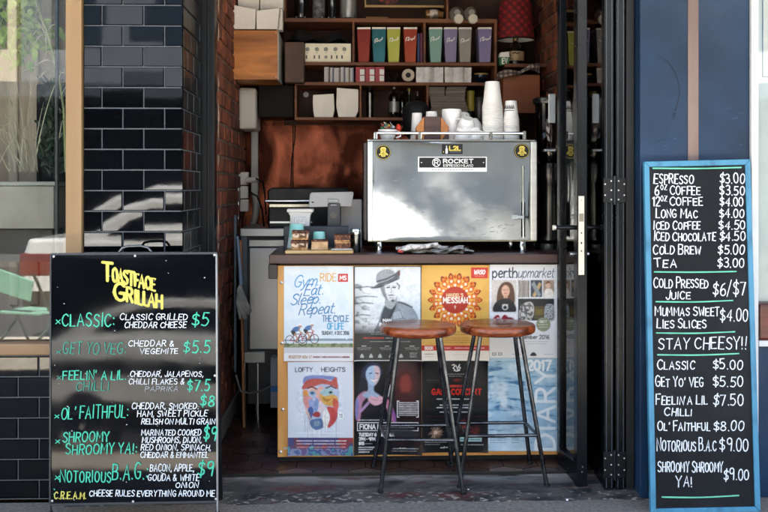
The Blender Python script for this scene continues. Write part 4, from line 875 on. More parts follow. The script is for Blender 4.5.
for i in range(40):
    x, y = rr.gauss(492,16) if i%2 else rr.uniform(380,520), rr.gauss(229,5) if i%2 else rr.uniform(176,222); x = min(518,x); y = min(238,y); pts = [(x,y)]
    for j in range(3): x += rr.uniform(.3,2.); y += rr.gauss(0,.6); pts.append((x,y))
    lt.strokes([smooth_pts(pts,3)], rr.uniform(.1,.3), 0)
lt.build('smear', [S('dried_milk_smear','#8d979d',rough=.5)], em)
MB().box(xm0,X(372.6,YM),YM-.004,YM+.03,zm0,ZM-.004).build('corner_post', steel_m, em, .004)
MB().box(X(530.6,YM),xm1,YM-.004,YM+.03,zm0,ZM-.004).build('corner_post', S('pale_brushed_steel','#c9c9c4',rough=.35,metal=.9,vs=4,stretch=(1,1,10)), em, .004)
MB().box(xm0-.02,xm0-.001,YM+.012,YM+.5,zm0+.004,ZM-.01).build('side_panel', S('dark_bronze_side','#2b1d1a',rough=.4), em, .004)
MB().box(xm0,xm1,YM-.008,YM+.53,ZM-.006,ZM+.006).build('top_tray', chrome_m, em, .003)
MB().box(X(368,YM),X(536,YM),YM-.006,YM+.004,zm0-.002,zm0+.003).build('bottom_trim', S('yellowed_trim','#8c8468',rough=.4,metal=.6), em)
zr_ = Z(133,450,YM); xq0, xq1 = X(375.5,YM), X(525,YM)
mb = MB(); mb.tube([(xq0,YM+.5,zr_),(xq0,YM+.01,zr_),(xq1,YM+.01,zr_),(xq1,YM+.5,zr_)],.0085,10)
mb.build('cup_rail', chrome_m, em, smooth=40)
for px in (375.6,420,491,524.8):
    MB().box(X(px,YM)-.009,X(px,YM)+.009,YM+.002,YM+.02,ZM+.0065,zr_+(.012 if px > 520 else .004)).build('rail_post', chrome_m, em, .003)
for px in (379,522.5):
    for yy in (YM+.06, YM+.44):
        MB().lathe([(.021,0),(.021,.05),(.019,zm0-ZT+.003)],(X(px,YM+.06),yy,ZT+.0005),20).build('foot', chrome_m, em, smooth=40)
pl_ = MB().pbox(418,156.6,487,171.8,YM-.0035,.003).build('name_plate', S('plate_steel','#d9dbdb',rough=.3,metal=.7), em, .001)
MB().pbox(419.2,157.6,485.8,167.6,YM-.0046,.0012).build('plate_field', blackgl, pl_)
lt = Letters(lambda x,y,l: W(x,y,YM-.0047-l))
lt.text('ROCKET',443.5,473,159.2,163,1.05,0,gap=2.2); lt.text('ESPRESSO MILANO',443.5,473,164.3,166.6,.42,0)
lt.strokes([[(436.4+3.9*math.cos(a*.262),162.5+3.9*math.sin(a*.262)) for a in range(25)]],.8,0); lt.text('R',434.6,438.4,160.2,164.8,.9,0)
for x in (421.5,483.5): lt.strokes([[(x-.4,162.5),(x+.4,162.5)]],.8,0)
for x in range(432,474,3): lt.strokes([[(x,169.8),(x+1.6,169.8)]],.55,1)
lt.build('lettering', [paper_w, S('grey_print','#55595c',rough=.6)], pl_)
sk = MB().pbox(442.3,144,462.6,154,YM-.003,.002).build('sticker', blackgl, em)
yel = S('sticker_yellow','#d8c04a',rough=.5)
lt = Letters(lambda x,y,l: W(x,y,YM-.0031-l)); lt.text('L2L',449.6,460.4,146.3,150.2,1.2,0); lt.strokes([[(450,152),(461,152)]],.8,1); lt.strokes([[(446.6,149),(446.6,152.6)]],2.4,2); lt.strokes([[(446.6,146),(446.6,147.4)]],1.1,2); lt.strokes([[(443.6,151.4),(443.6,152.4)]],.7,0)
lt.build('lettering', [yel, S('grey_print','#55595c'), paper_w], sk)
for px, py in ((383.3,152.2),(522,151)):
    c = W(px,py,YM-.0005); sk = MB().lathe([(.0405,0),(.0405,-.0015)],tuple(c),40,axis='y').build('sticker', blackgl, em)
    mb = MB(); c2 = W(px,py,YM-.0024)
    for a in range(48):
        t0, t1 = a*2*math.pi/48, (a+1)*2*math.pi/48
        P_ = lambda r,t: (c2.x+r*math.cos(t),c2.y,c2.z+r*math.sin(t)); mb.add([P_(.036,t0),P_(.0378,t0),P_(.0378,t1),P_(.036,t1)],[(0,1,2,3)])
    blob = lambda pts, l: mb.prism([(c2.x+a*.0052,c2.z-b*.0052) for a,b in pts], c2.y-.0004-l, c2.y)
    blob([(-3.2,-3.6),(-2.6,-.6),(2.4,-.6),(3,-3.6),(1.8,-5.2),(-1.8,-5.2)],.0003)
    blob([(-2.4,-.5),(-3.4,1.4),(-4.6,2),(-4,3.2),(-2.4,2.6),(-2,4.6),(2,4.6),(2.4,2.2),(4,3.4),(5,2.2),(3.4,.8),(2.2,-.5)],.0002)
    mb.build('emblem', yel, sk)
    lt = Letters(lambda x,y,l: W(px+x,py+y,YM-.0031-l)); lt.strokes([[(-1.2,-2.8),(-.6,-2)],[(.8,-2.8),(.4,-2)],[(-1.5,1.2),(1.4,1.2)],[(-1,2.8),(1.2,2.8)],[(0,-.2),(0,.6)]],.5,0); lt.build('emblem_marks',[blackgl],sk)
MB().tube([W(523.4,166,YM-.012),W(523.4,238,YM-.012)],.0055,10).build('upright_rod', chrome_m, em, smooth=40)
mb = MB(); mb.pbox(513,214.6,518,219.6,YM-.012,.014).pbox(517.5,215.5,524.6,219,YM-.02,.016); mb.build('catch', S('catch_steel','#aeb6b8',rough=.25,metal=1), em, .002)
MB().pbox(522.2,202,525.4,237,YM-.009,.006).build('gasket', blackm, em, .002)
# ================================================================== THINGS ON THE COUNTER AND MACHINE
def on(px, Y, z): return (X(px,Y), Y, z)
E4 = .0006
# newspaper
def newsfn(off, x0, x1, y0, y1, h, ph):
    def fn(u, v):
        x = X(x0,5.1)+(X(x1,5.1)-X(x0,5.1))*u; y = y0+(y1-y0)*v
        return (x+.01*math.sin(v*5+ph), y, ZT+off+h*(.5+.5*math.sin(u*6.2+ph))*(.4+.6*math.sin(v*3+ph)**2)+.004*math.sin(u*17+v*9+ph))
    return fn
npp = thing('newspaper', 'crumpled folded newspaper lying under the espresso machine', 'newspaper', (X(436,5.12),5.14,ZT))
npm = S('newsprint', '#c9c6bf', rough=.85, col2='#5f5f60', vs=55, stretch=(1,2.6,1), lo=.46, hi=.62)
for i, a in enumerate(((.004,401,462,5.07,5.24,.012,.4),(.014,398,466,5.065,5.2,.02,1.9),(.024,404,449,5.075,5.17,.02,3.2),(.008,436,474,5.06,5.2,.022,4.1))):
    MB().sheet(newsfn(*a),26,10).build('folded_sheet', npm, npp, smooth=60)
MB().tube([W(399,250,5.07),W(410,247,5.065),W(425,246.5,5.068),W(438,243.5,5.075)],[.012,.016,.013,.008],8).build('rolled_fold', npm, npp, smooth=60)
MB().pbox(398,249,403,252.5,5.058,.004).build('red_heading', S('red_print','#a3322c',rough=.8), npp)
# cake board and slices
bd = MB(); bd.box(X(285,5.1),X(353.5,5.1),5.075,5.30,ZT+E4,ZT+.02); tag(bd.build('cake_board', S('pale_beech','#cdb184',rough=.5,col2='#a98957',vs=4,stretch=(.3,1,3)), None, .008, seg=3), 'pale wooden board carrying the cake slices', 'serving board')
zb = ZT+.0208
choc = S('dark_chocolate_crumb','#3b1f14',rough=.75,col2='#7a4a2c',vs=70,lo=.42,hi=.6,bump=1,bs=120); cakem = S('pale_sponge','#c79a68',rough=.85,col2='#8f6238',vs=55,bump=.8,bs=120); cream = S('nutty_cream','#cdb59a',rough=.8,col2='#5a3a28',vs=60,lo=.45,hi=.55,bump=.6)
def slab(mb, x0, x1, y0, y1, z0, z1, m, n=7, rough_=.002, seed=1):
    r = random.Random(seed); g = {}
    def pt(i,j,top):
        k = (i,j,top)
        if k not in g: g[k] = (x0+(x1-x0)*i/n+r.uniform(-1,1)*rough_, y0+(y1-y0)*j/n+r.uniform(-1,1)*rough_, (z1 if top else z0)+(r.uniform(-1,1)*rough_*1.3 if top else 0))
        return g[k]
    for i in range(n):
        for j in range(n): mb.add([pt(i,j,1),pt(i+1,j,1),pt(i+1,j+1,1),pt(i,j+1,1)],[(0,1,2,3)],m)
        mb.add([pt(i,0,0),pt(i+1,0,0),pt(i+1,0,1),pt(i,0,1)],[(0,1,2,3)],m); mb.add([pt(i,n,0),pt(i+1,n,0),pt(i+1,n,1),pt(i,n,1)],[(0,1,2,3)],m)
        mb.add([pt(0,i,0),pt(0,i+1,0),pt(0,i+1,1),pt(0,i,1)],[(0,1,2,3)],m); mb.add([pt(n,i,0),pt(n,i+1,0),pt(n,i+1,1),pt(n,i,1)],[(0,1,2,3)],m)
def cake(label, px0, px1, z0, layers, seed):
    x0, x1 = X(px0,5.13), X(px1,5.13); t = thing('cake_slice', label, 'cake', ((x0+x1)/2,5.18,z0), 'cake slices on the board'); z = z0
    for i, (nm_, m, h, e) in enumerate(layers):
        mb = MB(); slab(mb, x0-e, x1+e, 5.12-e, 5.235+e, z, z+h, 0, seed=seed+i); mb.build(nm_, m, t); z += h+.0003
    return z
L1 = [('base_layer',cakem,.011,0),('filling',cream,.021,.001),('topping',choc,.013,.003)]
z_ = cake('lower chocolate topped slice of the left stack on board', 291.5,307.5, zb, L1, 3)
cake('upper chocolate topped slice of the left stack on board', 292.5,308, z_+.004, L1, 13)
cake('single pale sponge slice with thin chocolate top in middle of board', 311.5,327.5, zb, [('base_layer',S('plain_sponge','#c9a981',rough=.85,col2='#a5825a',vs=40,bump=.6),.04,0),('topping',choc,.007,.001)], 23)
L2 = [('base_layer',cakem,.008,0),('filling',choc,.023,.002),('topping',cakem,.007,.001)]
z_ = cake('lower dark slice of the right stack on board', 335,350, zb, L2, 33)
cake('upper dark slice of the right stack on board', 334.5,349.5, z_+.002, [('base_layer',cakem,.008,0),('topping',choc,.026,.003)], 43)
tag(MB().pbox(331,248.6,352,250.2,5.105,.012).build('steel_tongs', steel_m, None, .003), 'flat steel tongs lying before the right cake stack', 'tongs')
mint = S('mint_green_card','#7fc9bd',rough=.6,col2='#a9dcd2',vs=9,stretch=(1,1,.5)); mintw = S('pale_mint_band','#cfe5e0',rough=.6)
def cup(name, label, cat, px, Y, z0, r0, r1, h, mats, split=.45, group=None, up=False):
    """paper cup standing upside down: wide rim below, narrow base above"""
    c = on(px,Y,z0); t = thing(name, label, cat, c, group)
    rm_ = lambda q: r0+(r1-r0)*q
    MB().lathe([(r0+.002,0),(r0+.0045,.003),(r0+.002,.006),(rm_(split),h*split)],c,28,cap=(True,False)).build('rim', mats[0], t, smooth=40)
    MB().lathe([(rm_(split),h*split),(r1,h-.002),(r1-.002,h),(r1-.003,h-.004),(0,h-.004)],c,28,cap=(False,False)).build('body', mats[1], t, smooth=40)
    return t
cup('ice_cream_tub','mint green paper cup behind the left cake stack','cup',296.5,5.27,ZT+.021,.047,.036,.125,[mintw,mint])
cup('ice_cream_tub','mint green paper cup behind the single sponge slice','cup',319,5.27,ZT+.021,.037,.030,.085,[mintw,mint])
tb = thing('steel_tumbler', 'dark steel tumbler with shiny band right of cake board', 'cup', on(355.5,5.24,ZT))
MB().lathe([(.024,0),(.027,.01),(.029,.115),(.0295,.12),(.026,.121),(.025,.02),(0,.02)],on(355.5,5.24,ZT+E4),28,cap=(True,False)).build('body', S('dark_steel','#5d6062',rough=.18,metal=1), tb, smooth=40)
MB().lathe([(.0298,.094),(.0305,.097),(.0305,.118),(.0298,.1205)],on(355.5,5.24,ZT),28,cap=(False,False)).build('band', chrome_m, tb, smooth=40)
# display riser behind the cakes
tag(MB().pbox(283.5,226,348.5,253.6,5.34,.02).build('display_stand', S('dark_slate_board','#232b33',rough=.5,vs=6), None, .006), 'dark slate coloured board standing behind the cakes', 'display board')
# white tub
t = thing('plastic_tub', 'white tapered plastic tub with printed label behind the slate board', 'tub', on(300,5.45,ZT))
MB().pprism([(291,249),(308,249),(310,216),(312.5,211.5),(287.5,211.5),(290,216)],5.42,.12).build('tub', S('white_plastic','#cfcdc6',rough=.45), t, .004)
MB().pbox(286.8,209,313.2,212.4,5.41,.14).build('lid', S('white_plastic','#cfcdc6'), t, .004)
MB().pbox(293.5,216.2,307,225.5,5.417,.002).build('label', paper_w, t)
lt = Letters(lambda x,y,l: W(x,y,5.4168-l)); lt.strokes([[(294.4,217),(306,217),(306,224.8),(294.4,224.8),(294.4,217)],[(296,219),(300,219)],[(301,219),(304.5,219)],[(296,221),(303,221)],[(296,223),(299,222.6)]],.35); lt.build('label_print',[S('grey_print','#55595c')],t)
# tablet on stand
t = thing('tablet_stand', 'silver backed tablet on a black point of sale stand', 'tablet', on(332,5.5,ZT))
MB().pprism([(308.6,207.2),(351.5,206.4),(353.8,193),(352.4,191.6),(311.5,192.4),(309.8,194)],5.49,.012).build('tablet', S('silver_tablet_back','#8b8d8e',rough=.35,metal=.3), t, .002)
MB().pbox(311.6,201.6,313.8,203,5.4885,.0012).build('camera_lens', blackgl, t)
MB().pprism([(326.5,249),(341.5,249),(340.2,203.5),(327.8,203.5)],5.47,.05).build('stand', S('charcoal_plastic','#303438',rough=.45), t, .004)
MB().pbox(328,199.3,338.4,202.4,5.466,.02).build('silver_clip', S('silver_tablet_back','#a3a5a6'), t, .002)
MB().lathe([(.0185,0),(.0185,-.001)],tuple(W(333.7,215,5.4695)),24,axis='y').build('emblem', blackgl, t)
lt = Letters(lambda x,y,l: W(x,y,5.4695-l)); lt.strokes([[(331,205),(336.3,205)]],.5); lt.build('marking',[white_m],t)
MB().pbox(321,198.6,346,203.8,5.503,.05).build('cradle', blackgl, t, .004)
tag(MB().pbox(341,199.5,361.8,250,5.62,.1).build('paper_box', S('white_card_box','#b9b8b6',rough=.7), None, .003), 'plain white box behind the tablet stand', 'box')
for (a,b,s_,lab) in ((468,491,.018,'white paper scrap lying by the crossed stool feet'),(567,501,.012,'small white paper scrap by the foot of the door')):
    p = foot(a,b,-.036); mb = MB(); r_ = random.Random(a); mb.add([(p[0]+s_*math.cos(k)*r_.uniform(.5,1.1),p[1]+s_*math.sin(k)*r_.uniform(.5,1.1),-.034+r_.uniform(0,.006)) for k in (0,1,2,3,4,5)]+[(p[0],p[1],-.026)],[(0,1,6),(1,2,6),(2,3,6),(3,4,6),(4,5,6),(5,0,6)]); tag(mb.build('paper_scrap', paper_w), lab, 'paper')
# ------------------------------------------------------------------ on the machine
ZP = ZM+.0065; cupm = S('white_paper_cup','#efece6',rough=.6); cer = S('white_glaze','#efefec',rough=.2,coat=.4)
def stack(px, Y, n, r0, r1, h, step, lean, who, group):
    proto = None
    for i in range(n):
        lab = f'white paper cup nested in the {who} stack on the machine' if i < n-1 else f'topmost upturned white paper cup of the {who} stack on the machine'
        c = on(px,Y,ZP+i*step); loc = (c[0]+lean*i, c[1], c[2])
        if proto is None: proto = cup('paper_cup',lab,'cup',px,Y,ZP,r0,r1,h,[cupm,cupm],.3,group)
        else: dup(proto, loc, lab)
    return (px, Y, ZP+(n-1)*step)
stack(493,5.42,17,.0535,.039,.142,.0112,-.0002,'tall','paper cups stacked on the machine')
sx = stack(511.7,5.42,11,.0415,.031,.105,.0112,-.0004,'short','paper cups in the short stack')
lt = Letters(lambda x,y,l: (lambda a: (a.x, 5.42-math.sqrt(max(1e-6,.0388**2-(a.x-X(509.7,5.42))**2))-l-.0002, a.z))(W(x,y,5.38)))
root_short = [o for o in COL.objects if o.get('label','').startswith('topmost upturned white paper cup of the short')][0]
ps_ = [[(505.4+i*1.9,108.6),(506+i*1.9,104.8),(506.8+i*1.9,108.4)] for i in range(5)]
lt.strokes(ps_,.7).strokes([[(505,110.6),(509,110.2),(514,110.4)]],.7); lt.build('printed_logo',[blackgl],root_short)
t = thing('sweet_cup', 'white ceramic cup full of wrapped lollies on machine corner', 'cup', on(387.5,5.4,ZP))
MB().lathe([(.026,0),(.034,.006),(.050,.045),(.052,.058),(.049,.058),(.046,.045),(.03,.012),(0,.012)],on(387.5,5.4,ZP),28,cap=(True,False)).build('cup', cer, t, smooth=40)
MB().tube([(X(397,5.4),5.4,ZP+.048),(X(400.5,5.4),5.4,ZP+.045),(X(400.5,5.4),5.4,ZP+.022),(X(396,5.4),5.4,ZP+.014)],.005,8).build('handle', cer, t, smooth=40)
rr = random.Random(8); cols = ['#2f6f4a','#b6bfc0','#8c2f2a','#c8a24a','#35584a','#d8d8d2']
for i in range(16):
    a = rr.uniform(0,6.28); r_ = rr.uniform(0,.036); c = on(387.5,5.4,ZP+.062+rr.uniform(0,.022)); c = (c[0]+r_*math.cos(a), c[1]+r_*math.sin(a), c[2])
    m = S('wrapper_'+['green','silver','red','gold','pine','white'][i%6],cols[i%6],rough=.3); mb = MB(); mb.lathe([(.0,-.009),(.009,-.005),(.011,0),(.009,.005),(0,.009)],c,10,cap=(False,False))
    mb.tube([Vector(c),Vector(c)+Vector((rr.uniform(-.03,.03),0,rr.uniform(.005,.03)))],[.003,.001],5)
    tag(mb.build('wrapped_lolly', m, None, smooth=50), 'small wrapped lolly in the white ceramic cup', 'sweet', 'wrapped lollies in the cup')
t = MB().lathe([(.004,0),(.013,.006),(.015,.02),(.011,.034),(.003,.042)],on(398.3,5.45,ZP+.05),16).tube([on(398.3,5.45,ZP),on(398.3,5.45,ZP+.052)],.004,8)
tag(t.build('red_lollipop', S('red_wrapper','#d0351f',rough=.3), None, smooth=50), 'bright red lollipop standing beside the ceramic cup', 'sweet')
t = thing('wooden_hexagon_box', 'dark brown wooden box with orange triangle sides on the machine', 'box', on(432.5,5.40,ZP))
MB().pprism([(424.3,140.5),(440.6,140.5),(440.6,116.4),(424.3,116.4)],5.375,.09).build('front', S('walnut','#4a2a1f',rough=.5,col2='#351c14',vs=6,stretch=(3,1,.4)), t, .002)
MB().pprism([(416.2,140.5),(424.1,140.5),(424.1,116.6),(416.2,127)],5.38,.08).build('side_wedge', S('orange_timber','#c07a35',rough=.5,col2='#9b5a22',vs=6), t, .001)
MB().pprism([(440.8,140.5),(449,140.5),(449,127),(440.8,116.6)],5.38,.08).build('side_wedge', S('orange_timber','#c07a35'), t, .001)
MB().pprism([(416.4,140.5),(423.8,140.5),(416.4,129.5)],5.377,.002).build('walnut_inlay', S('walnut','#4a2a1f'), t)
MB().pprism([(448.8,140.5),(441.2,140.5),(448.8,129.5)],5.377,.002).build('walnut_inlay', S('walnut','#4a2a1f'), t)
cup('paper_cup','upturned white paper cup left behind the hexagon box','cup',417,5.53,ZP,.036,.027,.158,[cupm,cupm],.3)
cup('paper_cup','upturned white paper cup peeping over the hexagon box','cup',431.5,5.53,ZP,.04,.030,.166,[cupm,cupm],.3)
tag(MB().lathe([(.036,0),(.044,.03),(.044,.08),(.053,.125),(.055,.168),(.052,.176),(.048,.17),(.046,.1),(0,.05)],on(451.5,5.5,ZP),32,cap=(True,False)).build('white_jug', cer, None, smooth=40), 'large white glazed jug standing beside the hexagon box', 'jug')
rr = random.Random(2)
for i, (px, Y, z, a, lab) in enumerate(((462.5,5.43,0,0,'white ceramic cup lower left in the cup pile'),(474,5.43,0,0,'white ceramic cup lower right in the cup pile'),(465.5,5.44,.058,.5,'white ceramic cup tilted on top of the cup pile'),(474.8,5.5,.05,-.35,'white ceramic cup leaning at back of the cup pile'),(462.8,5.57,.09,.2,'white ceramic cup at rear beside the white jug'))):
    t = thing('ceramic_cup', lab, 'cup', on(px,Y,ZP+z), 'ceramic cups piled on the machine')
    MB().lathe([(.049,0),(.050,.004),(.045,.04),(.032,.066),(.03,.072),(0,.072)],on(px,Y,ZP+z),28,cap=(True,False)).build('bowl', cer, t, smooth=40)
    c = on(px,Y,ZP+z); MB().tube([(c[0]-.03,c[1]-.034,c[2]+.018),(c[0]-.045,c[1]-.05,c[2]+.025),(c[0]-.042,c[1]-.046,c[2]+.048),(c[0]-.026,c[1]-.028,c[2]+.055)],.004,8).build('handle', cer, t, smooth=40)
    t.rotation_euler = (0,a,rr.uniform(-1.5,1.5))
tag(MB().lathe([(.0,.0),(.03,0),(.068,.05),(.08,.11),(.078,.19),(.055,.23),(.0,.24)],on(416.5,5.68,ZP),32,cap=(False,False)).build('black_kettle', blackm, None, smooth=60), 'round black dome behind the cups on machine', 'kettle')
# ------------------------------------------------------------------ coffee grinder at the right
t = thing('coffee_grinder', 'black coffee grinder with clear bean hopper beside machine', 'grinder', on(551,5.5,ZT))
cg = on(549,5.5,0)
MB().lathe([(.085,ZT),(.085,ZT+.03),(.06,ZT+.05),(.058,ZT+.36),(.075,ZT+.4),(.07,ZT+.47)],cg,28).build('body', blackgl, t, smooth=40)
MB().lathe([(.05,ZT+.471),(.072,ZT+.55),(.078,ZT+.80),(.076,ZT+.80),(.07,ZT+.55),(.047,ZT+.474)],cg,28,cap=(False,False)).build('hopper', glass_mat('smoked_plastic',(.5,.42,.38),1.4), t, smooth=40)
MB().lathe([(.088,ZT+.801),(.09,ZT+.81),(.09,ZT+.826),(.08,ZT+.834)],cg,28).build('lid', blackgl, t, smooth=40)
MB().pbox(548.5,93.5,555.5,123,5.41,.012).build('metal_strip', steel_m, t, .003)
MB().pbox(544,149,556,151.4,5.4,.05).build('steel_ledge', steel_m, t, .002)
# ================================================================== BACK SHELVES
YS, YB2 = 6.55, 6.93
sh = thing('wall_shelves', 'dark stained timber wall shelves filled with boxes and bottles', 'shelf', (X(400,YS), 6.74, Z(120,400,YS)))
def board(mb, x0, x1, y0, y1, Y=YS, Yb=YB2): a = W(x0,y1,Y); b = W(x1,y0,Y); mb.box(a.x,b.x,Y,Yb,a.z,b.z)
for (a,b,c,d) in ((284,497,18.8,21.6),(304.6,497,62.6,65),(294.5,520,82.6,85),(294.5,404,117.4,120),(284,497,-32,-29.5)): mb = MB(); board(mb,a,b,c,d); mb.build('shelf_board', shelf_m, sh, .002)
for (a,b,c,d) in ((352.3,354.6,21.8,62.4),(423.4,425.8,21.8,62.4),(494.4,497,21.8,82.4),(294.5,296.8,85.2,117.2),(359.4,361.4,85.2,117.2),(426.4,428.6,85.2,125),(284,286,-29,18.6),(446.5,448.5,-29,18.6)): mb = MB(); board(mb,a,b,c,d,YS+.003); mb.build('divider', shelf_m, sh, .002)
MB().box(X(284,6.9),X(522,6.9),6.915,6.929,Z(125,400,6.9),Z(-34,400,6.9)).build('back_panel', shelfback_m, sh)
# coffee bag boxes: tapered cartons
YI = 6.58
def carton(label, x0, x1, c, c2=None, script=True, y0=29, y1=62.3):
    t = thing('coffee_carton', label, 'carton', W((x0+x1)/2,y1,YI+.08), 'coloured coffee cartons on the shelf'); m = S('carton_'+label.split()[0].replace('-','_')+'_board', c, rough=.4, col2=c2 or c, vs=3, spec=.2)
    MB().pprism([(x0+1.5,y1),(x1-1.5,y1),(x1,y0),(x0,y0)],YI,.17).build('box', m, t, .002)
    MB().pprism([(x0,y0-.1),(x1,y0-.1),(x1-.2,y0-1.9),(x0+.2,y0-1.9)],YI+.003,.16).build('lid_edge', card_w, t, .001)
    if script:
        lt = Letters(lambda x,y,l: W(x,y,YI-.0004-l)); xm = (x0+x1)/2+random.uniform(-.6,.6); w = (x1-x0)*random.uniform(.26,.38); lt0 = random.uniform(-1.5,1.5)
        lt.strokes([smooth_pts([(a,b+lt0+random.uniform(-.4,.4)) for a,b in [(xm-w,42),(xm-w*.9,38.5),(xm-w*.3,38.2),(xm-w*.6,41),(xm-.2*w,40.6),(xm+.1*w,39.4),(xm+.3*w,40.5),(xm+.55*w,39),(xm+.8*w,39.4),(xm+w,37)]],3)],.7)
        lt.build('script_mark',[S('white_script','#e0ddd8',rough=.6)],t)
carton('red carton at left end of the coloured row',357,370.6,'#7a1d12','#8c2e1e',False)
carton('teal carton beside the lime one',372,386,'#12555c','#2f7480',True)
carton('lime carton beside the teal one',387,400.4,'#a3a73f','#b5b752',True)
carton('rust-orange carton right of the lime one',403.6,417.2,'#8c2c10','#a3441f',True)
carton('seafoam carton at left of the pastel group',429,442.4,'#6f9588','#7fa598',True)
carton('lavender carton beside the seafoam one',444,457.4,'#77708f','#857f9f',True)
carton('grey carton between two lavender cartons',458.6,471.8,'#857f7c','#969089',True)
carton('violet carton alone at right end of the row',478,491.8,'#716b8e','#807a9e',True)
for x0, x1, c, lab in ((417.4,419.8,'#23305e','thin navy book standing right of the rust carton'),(420.2,422.6,'#5c1e40','thin maroon book standing against the shelf divider')):
    tag(MB().pbox(x0,33,x1,62.4,YI+.01,.16).build('thin_book', S('book_'+c[1:4],c,rough=.6), None, .002), lab, 'book')
# amp with knobs
t = thing('mixer_amplifier', 'cream fronted amplifier with two rows of knobs on shelf', 'amplifier', W(328,62.4,YI))
MB().pbox(305,43.3,351,62.4,YI,.22).build('case', S('cream_panel','#e9e0c6',rough=.5), t, .004)
dk = S('dark_knob','#2a2826',rough=.4)
for px in (307.6,317,326,335.5,344.4): MB().lathe([(.0135,0),(.0135,-.006),(.009,-.007),(.0085,-.012)],tuple(W(px,49.2,YI-.0005)),16,axis='y').build('knob', S('steel_knob','#7d7a72',rough=.4,metal=.5), t, smooth=40)
for px in (306.5,314.4,319.2,331.6,336.8,342): MB().pbox(px-.7,55.2,px+.7,58.6,YI-.006,.0055).build('switch', dk, t)
MB().lathe([(.011,0),(.011,-.004)],tuple(W(326,57,YI-.0005)),16,axis='y').build('socket', S('steel_knob','#7d7a72'), t)
lt = Letters(lambda x,y,l: W(x,y,YI-.0005-l)); lt.strokes([[(x,52.8),(x+1.6,52.8)] for x in (306.5,316,325,334.6,343.6)],.4); lt.build('panel_marks',[dk],t)
tag(MB().pbox(284.6,41.8,304.2,82.4,YS-.1,.4).build('brown_case', S('brown_vinyl','#4f3423',rough=.6,col2='#3a2417',vs=5), None, .006), 'plain brown case standing at left end of the shelves', 'case')
def clothfn(px0,px1,pyb,Y0,Y1,h,ph,amp=.012):
    def fn(u,v):
        x = X(px0,Y0)+(X(px1,Y0)-X(px0,Y0))*u; y = Y0+(Y1-Y0)*v; e = min(1,6*u*(1-u)+.1)*min(1,5*v*(1-v)+.25 if v > .5 else 1)
        return (x, y, Z(pyb,(px0+px1)/2,Y0)+h*e*(.7+.3*math.sin(u*7+ph))*(.25+.75*min(1,v*3))+amp*math.sin(u*15+v*8+ph))
    return fn
tag(MB().sheet(clothfn(286,349,43,6.57,6.8,.11,1),30,14).build('dark_bundle', S('black_fabric','#0d0e12',rough=.9,vs=12), None, smooth=70), 'black fabric bundle lying on top of the cream amplifier', 'bag')
# carton rows on the third shelf
for i, x0 in enumerate((324.2,330,334,340.4,345.2,350)):
    w_ = (4.8,3.4,5.6,4.2,4.2,3.6)[i]; t = tag(MB().pbox(x0,67+(i%3)*.4,x0+w_,82.3,YI,.12).build('slim_carton', S('pale_carton','#b9b6b4',rough=.6), None, .001), f'slim white and blue carton, {("first","second","third","fourth","fifth","last")[i]} from the left in its row', 'carton', 'white and blue cartons in a row')
    MB().pbox(x0+w_-1.1,67.6+(i%3)*.4,x0+w_-.2,82,YI-.001,.0008).build('blue_stripe', S('blue_print' if i%2 else 'brown_print','#5a6488' if i%2 else '#8d7a6a',rough=.6), t)
for i, x0 in enumerate((355.6,365.4,375.2)):
    t = tag(MB().pbox(x0,66.8,x0+9.2,82.3,YI,.12).build('red_carton', S('red_carton','#9c1e26',rough=.5), None, .001), ('red and white carton beside the pale cartons','red and white carton in middle of its row of three','red and white carton at right end of its row')[i], 'carton', 'red and white cartons')
    for yy in (69.2,75.6): MB().pbox(x0+4.4,yy,x0+8.9,yy+5.4,YI-.001,.0008).build('white_patch', paper_w, t, 0)
t = tag(MB().lathe([(.018,0),(.04,0),(.042,.004),(.042,.04),(.018,.04)],tuple(W(408.3,75,YI)),28,axis='y',cap=(False,False)).build('tape_roll', S('tan_tape','#bfae97',rough=.5), None, smooth=40), 'roll of pale packing tape standing on the third shelf', 'tape')
MB().lathe([(.0175,.002),(.0175,.038)],tuple(W(408.3,75,YI)),24,axis='y').build('core', blackm, t)
tag(MB().sheet(clothfn(385.6,401,82.4,6.58,6.7,.06,2),16,8).build('dark_cable_heap', S('dark_red_black','#1d0f10',rough=.6), None, smooth=60), 'small dark heap between red cartons and tape roll', 'cable')
crk = S('crinkled_plastic','#bdb3aa',rough=.2,col2='#94897f',vs=12,bump=1,bs=26,rv=.1,coat=.5)
for x0, x1, lab in ((416.4,443,'plastic wrapped pack of serviettes right of the tape roll'),(444.6,471.4,'plastic wrapped pack of serviettes left of dark bowl')):
    mb = MB(); a = W(x0,82.4,YI); b = W(x1,67.2,YI); slab(mb,a.x,b.x,YI,YI+.2,a.z,b.z,0,9,.0022,int(x0)); tag(mb.build('serviette_pack', crk, None, smooth=70), lab, 'packet')
t = tag(MB().lathe([(.025,0),(.038,.012),(.046,.04),(.047,.058),(.043,.058),(.04,.03),(0,.02)],tuple(W(481,82.5,6.62)),28,cap=(True,False)).build('dark_bowl', S('navy_glaze','#10182a',rough=.2), None, smooth=40), 'dark navy bowl with yellow rim at end of third shelf', 'bowl')
MB().lathe([(.0475,.05),(.0485,.054),(.0475,.0585),(.0425,.0585)],tuple(W(481,82.5,6.62)),28,cap=(False,False)).build('rim', S('ochre_glaze','#a3823f',rough=.3), t, smooth=40)
